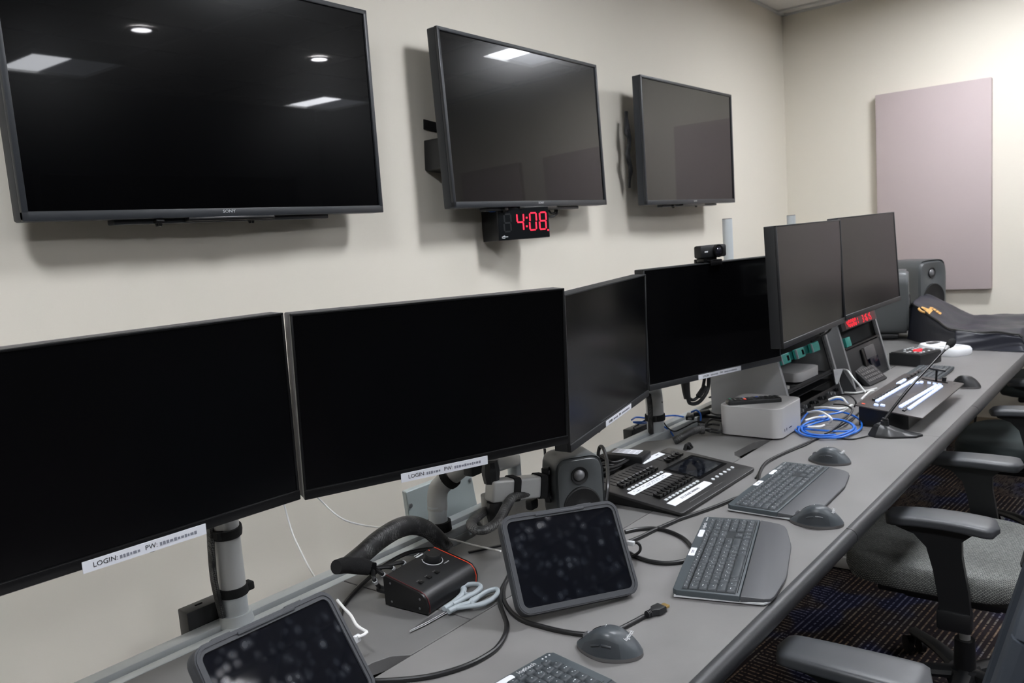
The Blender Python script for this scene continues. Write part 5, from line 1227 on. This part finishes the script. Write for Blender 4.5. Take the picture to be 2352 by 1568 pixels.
# ------------------------------------------------------------------ coiled network cables
C0 = (2.56, 0.665)
def coil(cx, cy, rx, ry, z0, turns, ph, jit, seed, rise=0.004):
    rnd_ = random.Random(seed); n = int(turns * 12); P = []
    for k in range(n + 1):
        a_ = ph + 2 * PI * k / 12; q = 1 + rnd_.uniform(-jit, jit)
        P.append((cx + rx * q * math.cos(a_) + 0.004 * k / 12, cy + ry * q * math.sin(a_), z0 + rise * k / 12 + 0.002 * math.sin(k)))
    return P
bl = [atz(*q) for q in ((1838, 982, .745), (1870, 1000, .745), (1915, 1003, .745), (1958, 995, .747), (1979, 980, .75), (1970, 960, .757), (1935, 946, .765), (1895, 941, .768), (1858, 947, .765), (1838, 970, .755),
    (1826, 985, .748), (1845, 998, .746), (1890, 1005, .747), (1935, 1003, .748), (1965, 988, .75), (1955, 972, .757), (1920, 963, .762), (1880, 964, .762), (1848, 974, .757), (1834, 988, .75), (1850, 1000, .75),
    (1890, 1004, .75), (1930, 999, .752), (1960, 985, .756), (1950, 970, .765), (1918, 962, .77), (1885, 968, .766), (1850, 979, .757), (1828, 980, .75))]
tag(MB().tube(bl, 0.0031, seg=8).build('coiled_network_cable', M_cableb), 'blue network cable lying in loose coils between silver computer and microphone', 'cable')
bl = [atz(*q) for q in ((1826, 981, .75), (1855, 985, .75), (1885, 988, .75), (1915, 990, .75), (1950, 989, .75), (1962, 978, .755), (1940, 967, .76), (1900, 960, .765), (1860, 968, .76), (1842, 980, .755), (1848, 993, .75), (1880, 999, .75), (1920, 998, .75))]
tag(MB().tube(bl, 0.0031, seg=8).build('coiled_network_cable', M_cableb), 'second blue network cable, the inner coil left of the microphone', 'cable')
for nm, P in (('white network cable arching over the back of the blue coil', ((1871, 936, .765), (1895, 935, .775), (1925, 938, .78), (1945, 936, .775), (1955, 930, .765))),
              ('white network cable curling down into the middle of the blue coil', ((1855, 947, .765), (1880, 944, .785), (1900, 953, .79), (1910, 963, .78), (1904, 970, .765))),
              ('short white cable lying across the front of the blue coil', ((1855, 980, .755), (1870, 980, .76), (1885, 979, .762), (1893, 976, .76))),
              ('white cable bent at the connector panel, upper end', ((1903, 918, .785), (1920, 912, .795), (1935, 914, .79), (1944, 924, .775), (1947, 927, .765))),
              ('white cable leading from the blue coil to the vision switcher', ((1918, 950, .765), (1935, 944, .77), (1950, 934, .775), (1958, 930, .77))),
              ('bundled white cable crossing the blue coil', ((1850, 965, .765), (1870, 959, .77), (1890, 957, .775), (1905, 955, .77)))):
    tag(MB().tube([atz(*q) for q in P], 0.0036, seg=8).build('white_network_cable', M_cablew), nm, 'cable')
tag(MB().tube([atz(1905, 919, .782), atz(1925, 916, .785), atz(1940, 920, .778), atz(1947, 926, .768)], 0.0034).tube([atz(1880, 955, .765), atz(1915, 950, .768), atz(1935, 946, .77)], 0.0028).build('blue_patch_lead', M_cableb), 'short blue patch lead at the connector panel of the left rack', 'cable')
tag(MB().tube([atz(1938, 848, .84), atz(1948, 852, .85), atz(1960, 868, .83), atz(1975, 885, .80), atz(1988, 901, .775)], 0.0034).build('white_lead', M_cablew), 'white lead hanging from the card stand to the desk between the racks', 'cable')
tag(MB().tube([atz(1978, 917, .755), atz(1988, 907, .765), atz(1998, 899, .77), atz(2008, 896, .765)], 0.0036).tube([atz(1940, 901, .75), atz(1965, 902, .755), atz(1990, 897, .765), atz(2015, 891, .775)], 0.0036).build('white_lead', M_cablew), 'pair of white leads behind the vision switcher', 'cable')
for nm, P in (('black cable hooped behind the blue coil', ((1925, 908, .76), (1945, 906, .775), (1960, 914, .78), (1966, 925, .765), (1962, 935, .75))),
              ('black cable crossing the blue coil towards the computer', ((1915, 928, .78), (1940, 930, .785), (1957, 940, .78), (1950, 955, .77), (1930, 972, .76), (1910, 988, .755), (1895, 996, .75))),
              ('black cable lying from under the vision switcher to the blue coil', ((1975, 945, .746), (1955, 962, .75), (1930, 978, .75), (1905, 992, .748))),
              ('black cable curving in front of the card stand', ((1940, 905, .748), (1960, 905, .75), (1990, 900, .755), (2010, 893, .76)))):
    tag(MB().tube([atz(*q) for q in P], 0.0028, seg=8).build('black_lead', M_cable), nm, 'cable')

# ------------------------------------------------------------------ gooseneck microphone
pb2 = atz(2032, 962, DZ + 0.05)
a, b_ = atz(1993, 1001, DZ), atz(2121, 1004, DZ); d = b_ - a
Mm = T(a.x, a.y, DZ) @ RZ(math.degrees(math.atan2(d.y, d.x))); Lm = d.to_2d().length
t = thing('gooseneck_microphone', 'black gooseneck paging microphone on a wedge-shaped desk base', 'microphone', Mm)
def base(u, v):   # u around, v up
    P = [(0.0, 0.0), (0.02, -0.020), (0.06, -0.030), (Lm - 0.02, -0.012), (Lm, 0.012), (Lm - 0.008, 0.026), (0.08, 0.055), (0.03, 0.05), (0.005, 0.025)]
    i = int(u * len(P)) % len(P); f = u * len(P) - int(u * len(P)); p, q = Vector(P[i]).lerp(Vector(P[(i + 1) % len(P)]), f), None
    c = Vector((0.055, 0.02)); hz = 0.036 * (1 - 0.75 * min(1, max(0, (p.x - 0.02) / (Lm - 0.02))))
    k = [1.0, 0.99, 0.72, 0.55, 0.0][min(4, int(round(v * 4)))]; z = [0.0, 0.006, hz * 0.85, hz, hz + 0.001][min(4, int(round(v * 4)))]
    q = c + (p - c) * k
    if v > 0.9: z = 0.032
    return Vector((q.x, q.y, z))
MB().grid(base, 45, 4, closeu=True).build('base', M_blackp, t, ang=28)
ms = Mm.inverted() @ pb2; ms.z = 0.03
MB().cyl((ms.x, ms.y, 0.024), (ms.x, ms.y, 0.045), 0.013, 0.011, seg=24).cyl((ms.x, ms.y, 0.045), (ms.x + 0.002, ms.y, 0.052), 0.009, seg=20).build('stem_socket', M_blackp, t)
hd = Mm.inverted() @ aty(2176, 797, 0.425); st = Vector((ms.x, ms.y, 0.05))
mid1 = st.lerp(hd, 0.35) + Vector((0.0, 0, 0.008)); mid2 = st.lerp(hd, 0.7) + Vector((0, 0, 0.004))
MB().tube([st, mid1, mid2, hd], lambda s_: 0.0042 if s_ < 0.4 else 0.0034, seg=12).build('gooseneck', M_black2, t)
dd = (hd - mid2).normalized(); 
MB().cyl(hd - dd * 0.012, hd + dd * 0.004, 0.0045, 0.0065, seg=16).build('mic_collar', M_mac, t)
MB().lathe([(0.0, 0.0), (0.0085, 0.002), (0.0115, 0.010), (0.0115, 0.022), (0.008, 0.030), (0.0, 0.033)], seg=20, M=Matrix.Translation(hd + dd * 0.002) @ dd.to_track_quat('Z', 'Y').to_matrix().to_4x4()).build('foam_windscreen', M_velcro, t)
tag(MB().tube([atz(1994, 1000, DZ + .004), atz(1978, 1004, DZ + .003), atz(1955, 1008, DZ + .003), atz(1930, 1006, DZ + .003), atz(1905, 1000, DZ + .003)], 0.0026).build('microphone_cable', M_cable), 'thin black cable from the microphone base to the blue coil', 'cable')

# ------------------------------------------------------------------ vision switcher
FL, FR, BL = atz(2120, 960, 0.786), atz(2215, 880, 0.786), atz(1962, 930, 0.812)
X = (FR - FL); sw = X.length; X.normalize(); Y = (BL - FL); Y -= X * Y.dot(X); sh = Y.length; Y.normalize(); Z = X.cross(Y); ctr = FL + X * sw / 2 + Y * sh / 2
Ms = Matrix(((X.x, Y.x, Z.x, ctr.x), (X.y, Y.y, Z.y, ctr.y), (X.z, Y.z, Z.z, ctr.z), (0, 0, 0, 1)))
t = thing('vision_switcher', 'black video switcher panel with rows of glowing white buttons', 'vision switcher', Ms)
M_swt = mat('switcher_top', (66, 62, 62), 0.42, metal=0.2)
MB().prism(rrect(sw, sh, 0.004), -0.004, 0.0, bev=0.001).build('top_panel', M_swt, t)
skirt(Ms, sw, sh, 0.0, x0=-sw / 2 + 0.02, x1=sw / 2 - 0.04, y0=-sh / 2 + 0.045, y1=sh / 2 - 0.006).build('chassis', M_black2, t)
def swloc(px, py):
    Mi_ = Ms.inverted(); o = Vector((0, 0, CAMZ)); d_ = ray(px, py); n_ = Z; k = (ctr - o).dot(n_) / d_.dot(n_); return Mi_ @ (o + d_ * k)
def button_row(p0, p1, n, m, w=0.0115, gap_at=()):
    a_, b2 = swloc(*p0), swloc(*p1)
    for k in range(n):
        q = a_.lerp(b2, k / (n - 1)); MB().box((q.x, q.y, 0.0035), (abs(b2.x - a_.x) / (n - 1) * 0.84, w, 0.008), bev=0.002, seg=1).build('lit_button' if m is M_lit else 'push_button', m, t)
button_row((2009, 918), (2062, 887), 9, M_black2)
button_row((2064, 882), (2076, 875), 3, M_lit)
button_row((2078, 872), (2110, 855), 5, M_black2)
button_row((2016, 922), (2106, 870), 16, M_lit)
button_row((2012, 932), (2027, 933), 2, M_lit, w=0.014)
button_row((2070, 935), (2149, 888), 14, M_lit)
button_row((2090, 939), (2160, 890), 13, M_lit)
button_row((2096, 882), (2116, 880), 3, M_lit)
button_row((2134, 881), (2158, 885), 3, M_lit)
q = swloc(2052, 905); MB().box((q.x + 0.012, q.y - 0.02, 0.0004), (0.05, 0.018, 0.0006)).build('title_strip', M_monside, t)
q = swloc(1983, 927); MB().box((q.x, q.y, 0.0006), (0.010, 0.010, 0.0012), bev=0.0005).build('maker_badge', M_orange, t)
q = swloc(2150, 872)
MB().box((q.x - 0.02, q.y, 0.0006), (0.008, 0.085, 0.001)).build('fader_track', M_hole, t)
MB().cyl((q.x - 0.02, q.y - 0.005, 0.0), (q.x - 0.04, q.y - 0.005, 0.045), 0.0035, seg=12).box((q.x - 0.042, q.y - 0.005, 0.047), (0.012, 0.06, 0.008), bev=0.003).build('transition_lever', M_blackp, t)
q = swloc(2168, 875); MB().cyl((q.x, q.y, 0), (q.x, q.y, 0.014), 0.007, seg=20).build('rotary_knob', M_blackp, t)
q = swloc(2193, 881); MB().box((q.x, q.y, 0.0004), (0.018, 0.006, 0.0005)).build('maker_mark', M_monside, t)
q = swloc(2078, 942); MB().box((q.x, q.y, 0.002), (0.03, 0.010, 0.005), bev=0.002).build('push_button', M_black2, t)

# ------------------------------------------------------------------ control box, white phone
t = thing('control_box', 'black box with red and white buttons on its sloped top, behind the far keyboard', 'control box', T(3.79, 0.715, DZ) @ RZ(-19))
MB().prism([(-0.085, 0.0), (0.085, 0.0), (0.085, 0.052), (-0.085, 0.052)], -0.07, 0.07, M=RX(90), bev=0.006).build('housing', M_blackp, t)
MB().box((0, 0, 0.0535), (0.160, 0.130, 0.004), bev=0.001).build('top_plate', M_monb, t)
rnd = random.Random(4)
for i in range(7):
    for j in range(5):
        if 2 <= i <= 4 and 1 <= j <= 2: continue
        if rnd.random() < 0.35: continue
        MB().box((-0.063 + i * 0.021, -0.048 + j * 0.024, 0.057), (0.011, 0.008, 0.004), bev=0.001, seg=1).build('panel_button', M_legend, t)
MB().cyl((-0.005, -0.012, 0.055), (-0.005, -0.012, 0.062), 0.019, 0.016, seg=24).build('red_button', M_redbtn, t)
MB().cyl((0.03, -0.006, 0.055), (0.03, -0.006, 0.060), 0.009, 0.008, seg=20).build('red_button', M_redbtn, t)
t = thing('label_printer', 'white handheld-size device with small grey display, lying beside the black bag', 'label printer', T(4.07, 0.645, DZ) @ RZ(-30))
def wh(u, v):
    th = 2 * PI * u; c, s_ = math.cos(th), math.sin(th); p = 4; rr = (abs(c) ** p + abs(s_) ** p) ** (-1 / p)
    k = [0.96, 1.0, 1.0, 0.93, 0.0][int(round(v * 4))]; y = s_ * rr * 0.105 * k; z = [0.0, 0.008, 0.026, 0.036, 0.038][int(round(v * 4))] * (1 + 0.25 * max(0, y / 0.105))
    return Vector((c * rr * 0.075 * k, y, z))
MB().grid(wh, 48, 4, closeu=True).build('housing', M_white, t, ang=40)
MB().box((0, 0.062, 0.046), (0.06, 0.03, 0.003), bev=0.001).build('display', M_monside, t)
b = MB()
for i in range(5):
    for j in range(3): b.box((-0.036 + i * 0.018, -0.05 + j * 0.02, 0.0375), (0.012, 0.010, 0.002))
b.build('key_grid', mat('pale_key', (205, 208, 205), 0.5), t)

# ------------------------------------------------------------------ black bag with gold print
def bagz(x, y, s_=1.0):
    base_ = 0.078 + 0.012 * math.sin(x * 13 + y * 4) * 0.6
    k = min(1, max(0, (y - 0.60) / 0.28)); base_ += 0.125 * k * k * (3 - 2 * k) * (0.55 + 0.45 * min(1, max(0, (x - 4.15) / 0.35)))
    base_ += 0.006 * math.sin(x * 31 + y * 17) * math.sin(y * 23 - x * 9)
    return DZ + base_
def bagx(y): return 4.15 + (0.0 if y < 0.62 else (y - 0.62) / 0.27 * 0.36) - (0.02 * math.sin(y * 9))
def bag(u, v):
    y = 0.335 + 0.55 * u; xf = bagx(y); xb = 4.86 + 0.10 * (1 - u) ; e = 0.07
    if v < 0.22:
        f = v / 0.22; x = xf + 0.012 * math.sin(f * PI) * 0 - 0.006 * math.sin(f * PI * 2 + y * 20); z = DZ + 0.002 + (bagz(xf + 0.03, y) - DZ - 0.006) * f; x += 0.022 * f
    elif v > 0.86:
        f = (1 - v) / 0.14; x = xb + 0.01; z = DZ + 0.002 + (bagz(xb, y) - DZ - 0.004) * f
    else:
        f = (v - 0.22) / 0.64; x = xf + 0.022 + (xb - xf - 0.02) * f; z = bagz(x, y) + 0.004 * (1 if f < 0.04 else 0)
    ed = min(u, 1 - u) / 0.06
    if ed < 1: z = DZ + 0.002 + (z - DZ - 0.002) * (1 - (1 - ed) ** 2.5)
    return Vector((x, y, z))
t = thing('garment_bag', 'black nylon bag with gold printed emblem, slumped over the far end of the desk', 'bag', T(4.5, 0.4, DZ))
Ti = T(-4.5, -0.4, -DZ)
MB().grid(bag, 90, 60, M=Ti).build('bag_body', M_bag, t, ang=80)
MB().tube([bag(0.03 + 0.94 * k / 40, 0.225) + Vector((-0.004, 0, 0.002)) for k in range(41)], 0.005, seg=8, M=Ti, n=2).build('piping', M_black2, t)
def on_bag(px, py):
    o = Vector((0, 0, CAMZ)); d_ = ray(px, py); k = 4.0
    while k < 6.5:
        p_ = o + d_ * k
        if p_.x > 4.1 and p_.z < bagz(p_.x, p_.y): return p_
        k += 0.004
    return o + d_ * 5
pe = on_bag(2121, 726); b = MB(); rr = 0.030
def patch(cx, cy, pts, th=0.0025):
    P = [Vector((cx + p[0], cy + p[1], 0)) for p in pts]
    def fn(bb):
        lo = [bb.verts.new((p.x, p.y, bagz(p.x, p.y) + 0.0015)) for p in P]; hi = [bb.verts.new((p.x, p.y, bagz(p.x, p.y) + 0.0015 + th)) for p in P]
        bb.faces.new(hi)
        for k in range(len(P)): bb.faces.new((lo[k], lo[(k + 1) % len(P)], hi[(k + 1) % len(P)], hi[k]))
        bmesh.ops.recalc_face_normals(bb, faces=bb.faces)
    b._new(fn, Ti)
b.tube([Vector((pe.x + rr * 1.5 * math.cos(a_), pe.y + rr * 0.62 * math.sin(a_), bagz(pe.x + rr * 1.5 * math.cos(a_), pe.y + rr * 0.62 * math.sin(a_)) + 0.003)) for a_ in [2 * PI * k / 20 for k in range(20)]], 0.0055, closed=True, M=Ti, n=2)
patch(pe.x, pe.y, [(-0.030, -0.012), (0.030, -0.012), (0.030, 0.012), (-0.030, 0.012)])
b.build('gold_emblem', M_goldp, t)
b = MB()
for (px, py, w_, h_) in ((2124, 710, 0.016, 0.030), (2135, 713, 0.05, 0.010), (2137, 719, 0.05, 0.008), (2132, 724, 0.05, 0.008), (2141, 708, 0.018, 0.010), (2147, 712, 0.018, 0.010), (2153, 716, 0.018, 0.010), (2159, 720, 0.016, 0.010), (2128, 717, 0.05, 0.010)):
    p_ = on_bag(px, py); patch(p_.x, p_.y, [(-w_, -h_ / 2), (w_, -h_ / 2), (w_, h_ / 2), (-w_, h_ / 2)])
b.build('gold_lettering', M_goldp, t)

# ------------------------------------------------------------------ office chairs
def make_chair(x, y, yaw, label, seatm, backm):
    t = thing('office_chair', label, 'chair', T(x, y, 0) @ RZ(yaw), 'office chairs along the desk')   # faces +Y
    sw_, sd = 0.245, 0.235; zt = 0.492
    def seat(u, v):
        th = 2 * PI * u; c, s_ = math.cos(th), math.sin(th); p = 3.6; rr = (abs(c) ** p + abs(s_) ** p) ** (-1 / p)
        prof_ = [(0.0, -0.085), (0.85, -0.083), (0.96, -0.07), (1.0, -0.045), (0.995, -0.02), (0.96, -0.006), (0.88, 0.0), (0.5, 0.0), (0.0, -0.002)]
        i = min(7, int(v * 8)); f = v * 8 - i; a_ = prof_[i]; b2 = prof_[i + 1]; k = a_[0] + (b2[0] - a_[0]) * f; z = a_[1] + (b2[1] - a_[1]) * f
        yy = s_ * rr * k * sd; z += -0.02 * max(0, yy / sd - 0.55) ** 2 * 4
        return Vector((c * rr * k * sw_, yy + 0.0, zt + z))
    MB().grid(seat, 56, 24, closeu=True).build('seat', seatm, t, ang=70)
    MB().box((0, -0.02, 0.392), (0.34, 0.32, 0.03), bev=0.01).box((0, -0.03, 0.36), (0.18, 0.24, 0.05), bev=0.012).build('seat_mechanism', M_chair, t)
    MB().cyl((0, -0.05, 0.06), (0, -0.05, 0.205), 0.030, 0.026, seg=24).build('column_sleeve', M_chair, t)
    MB().cyl((0, -0.05, 0.2), (0, -0.05, 0.345), 0.0145, seg=24).build('gas_lift', M_gas, t)
    for k in range(5):
        a_ = R(90 + 72 * k + 18); c, s_ = math.cos(a_), math.sin(a_); o = Vector((0, -0.05, 0))
        MB().tube([o + Vector((0.02 * c, 0.02 * s_, 0.105)), o + Vector((0.15 * c, 0.15 * s_, 0.098)), o + Vector((0.30 * c, 0.30 * s_, 0.072))], lambda q_: 0.026 - 0.009 * q_, seg=10, flat=0.75).build('base_leg', M_chair, t)
        e_ = o + Vector((0.30 * c, 0.30 * s_, 0)); px_ = Vector((-s_, c, 0))
        cs = MB()
        for sg in (-1, 1): cs.cyl(e_ + px_ * 0.012 * sg + Vector((0, 0, 0.029)), e_ + px_ * 0.026 * sg + Vector((0, 0, 0.029)), 0.029, seg=22)
        cs.cyl(e_ + Vector((0, 0, 0.03)), e_ + Vector((0, 0, 0.066)), 0.010, seg=12); cs.build('caster', M_black2, t)
    MB().lathe([(0, 0.12), (0.04, 0.12), (0.048, 0.10), (0.045, 0.075), (0, 0.07)], seg=28, M=T(0, -0.05, 0)).build('base_hub', M_chair, t)
    for s_ in (-1, 1):
        xa = s_ * 0.285
        # soft pad: long, slightly bowed, wider in front
        def pad(u, v):
            th = 2 * PI * v; c, q_ = math.cos(th), math.sin(th); yy = -0.165 + 0.255 * u
            wdt = 0.051 * (1 - 0.16 * u * u) ; e_ = min(u, 1 - u) / 0.12; k = (1 - (1 - min(1, e_)) ** 2.6) ** 0.5 if e_ < 1 else 1
            p = 4.6; rr = (abs(c) ** p + abs(q_) ** p) ** (-1 / p)
            return Vector((xa - s_ * 0.008 * math.sin(u * PI) + c * rr * wdt * k, yy, 0.644 - 0.006 * (u - 0.5) ** 2 * 4 + q_ * rr * 0.0145 * (0.35 + 0.65 * k)))
        MB().grid(lambda u, v: pad(v, u), 32, 22, closeu=True).build('arm_pad', M_pad, t, ang=60)
        P = [(0.075, 0.636), (0.060, 0.618), (0.020, 0.605), (-0.008, 0.575), (-0.022, 0.52), (-0.030, 0.47), (-0.040, 0.40), (-0.105, 0.40), (-0.100, 0.47), (-0.086, 0.56), (-0.086, 0.60), (-0.11, 0.622), (-0.13, 0.636)]
        Mq = T(xa - 0.014, 0, 0) @ Matrix(((0, 0, 1, 0), (1, 0, 0, 0), (0, 1, 0, 0), (0, 0, 0, 1)))
        MB().prism(P, 0, 0.028, M=Mq, bev=0.004).build('arm_post', M_chair, t)
        MB().box((xa - 0.002 * s_, -0.068, 0.392), (0.042, 0.078, 0.055), bev=0.008).box((s_ * 0.2, -0.06, 0.378), (0.19, 0.055, 0.016), bev=0.005).build('arm_bracket', M_chair, t)
    # reclined mesh back in a frame
    Mb2 = T(0, -0.205, 0.50) @ RX(14.5)
    MB().prism(rrect(0.44, 0.52, 0.07), -0.006, 0.006, M=Mb2 @ T(0, 0, 0.29) @ RX(90)).build('back_panel', backm, t)
    fr = [Vector((p[0], 0, p[1] + 0.29)) for p in rrect(0.455, 0.535, 0.075, 5)]
    MB().tube(fr, 0.015, seg=10, closed=True, n=3, M=Mb2).build('back_frame', backm, t)
    MB().tube([(0, -0.06, 0.37), (0, -0.20, 0.38), (0, -0.27, 0.46), (0, -0.30, 0.60)], 0.022, seg=12, flat=0.6).build('back_spine', M_chair, t)
    return t
make_chair(1.062, 0.398, 0, 'office chair nearest the camera, only its right armrest and slate back frame in view', M_seatd, M_backmesh)
make_chair(2.40, 0.385, 0, 'office chair with light grey woven seat, both armrests under the desk edge', M_weave, M_chair)
make_chair(3.665, 0.30, 0, 'office chair with charcoal seat, third along the desk', M_seatd, M_chair)
make_chair(4.93, 0.28, 0, 'office chair with charcoal seat furthest along the desk, at the right picture edge', M_seatd, M_chair)
tag(MB().tube([(3.9, 0.52, 0.70), (3.92, 0.5, 0.6), (3.91, 0.5, 0.5), (3.93, 0.52, 0.42), (3.95, 0.6, 0.3)], 0.005).build('under_desk_cable', M_cable), 'black cable hanging below the desk edge beside the third chair', 'cable')

for o in bpy.data.objects:
    if o.name.split('.')[0] in ('ink_strokes', 'vent_slots', 'rail_holes', 'key_grid', 'key_legends'): o['kind'] = 'stuff'
# ------------------------------------------------------------------ give every thing its own origin
from mathutils import Vector as V3
bpy.context.view_layer.update()
for o in [o for o in bpy.data.objects if o.parent is None and o.type in ('EMPTY', 'MESH') and 'kind' not in o]:
    pts = []
    def rec(q):
        if q.type == 'MESH': pts.extend([q.matrix_world @ V3(c) for c in q.bound_box])
        for ch in q.children: rec(ch)
    rec(o)
    if not pts: continue
    lo = V3((min(p.x for p in pts), min(p.y for p in pts), min(p.z for p in pts))); hi = V3((max(p.x for p in pts), max(p.y for p in pts), max(p.z for p in pts)))
    if o.type == 'EMPTY':
        if o.location.length > 1e-6: continue
        c = V3(((lo.x + hi.x) / 2, (lo.y + hi.y) / 2, lo.z))
        for ch in o.children: ch.matrix_local = Matrix.Translation(-c) @ ch.matrix_local
        o.location = c
    elif o.location.length < 1e-6:
        c = (lo + hi) / 2; o.data.transform(Matrix.Translation(-c)); o.location = c
        for ch in o.children: ch.matrix_local = Matrix.Translation(-c) @ ch.matrix_local
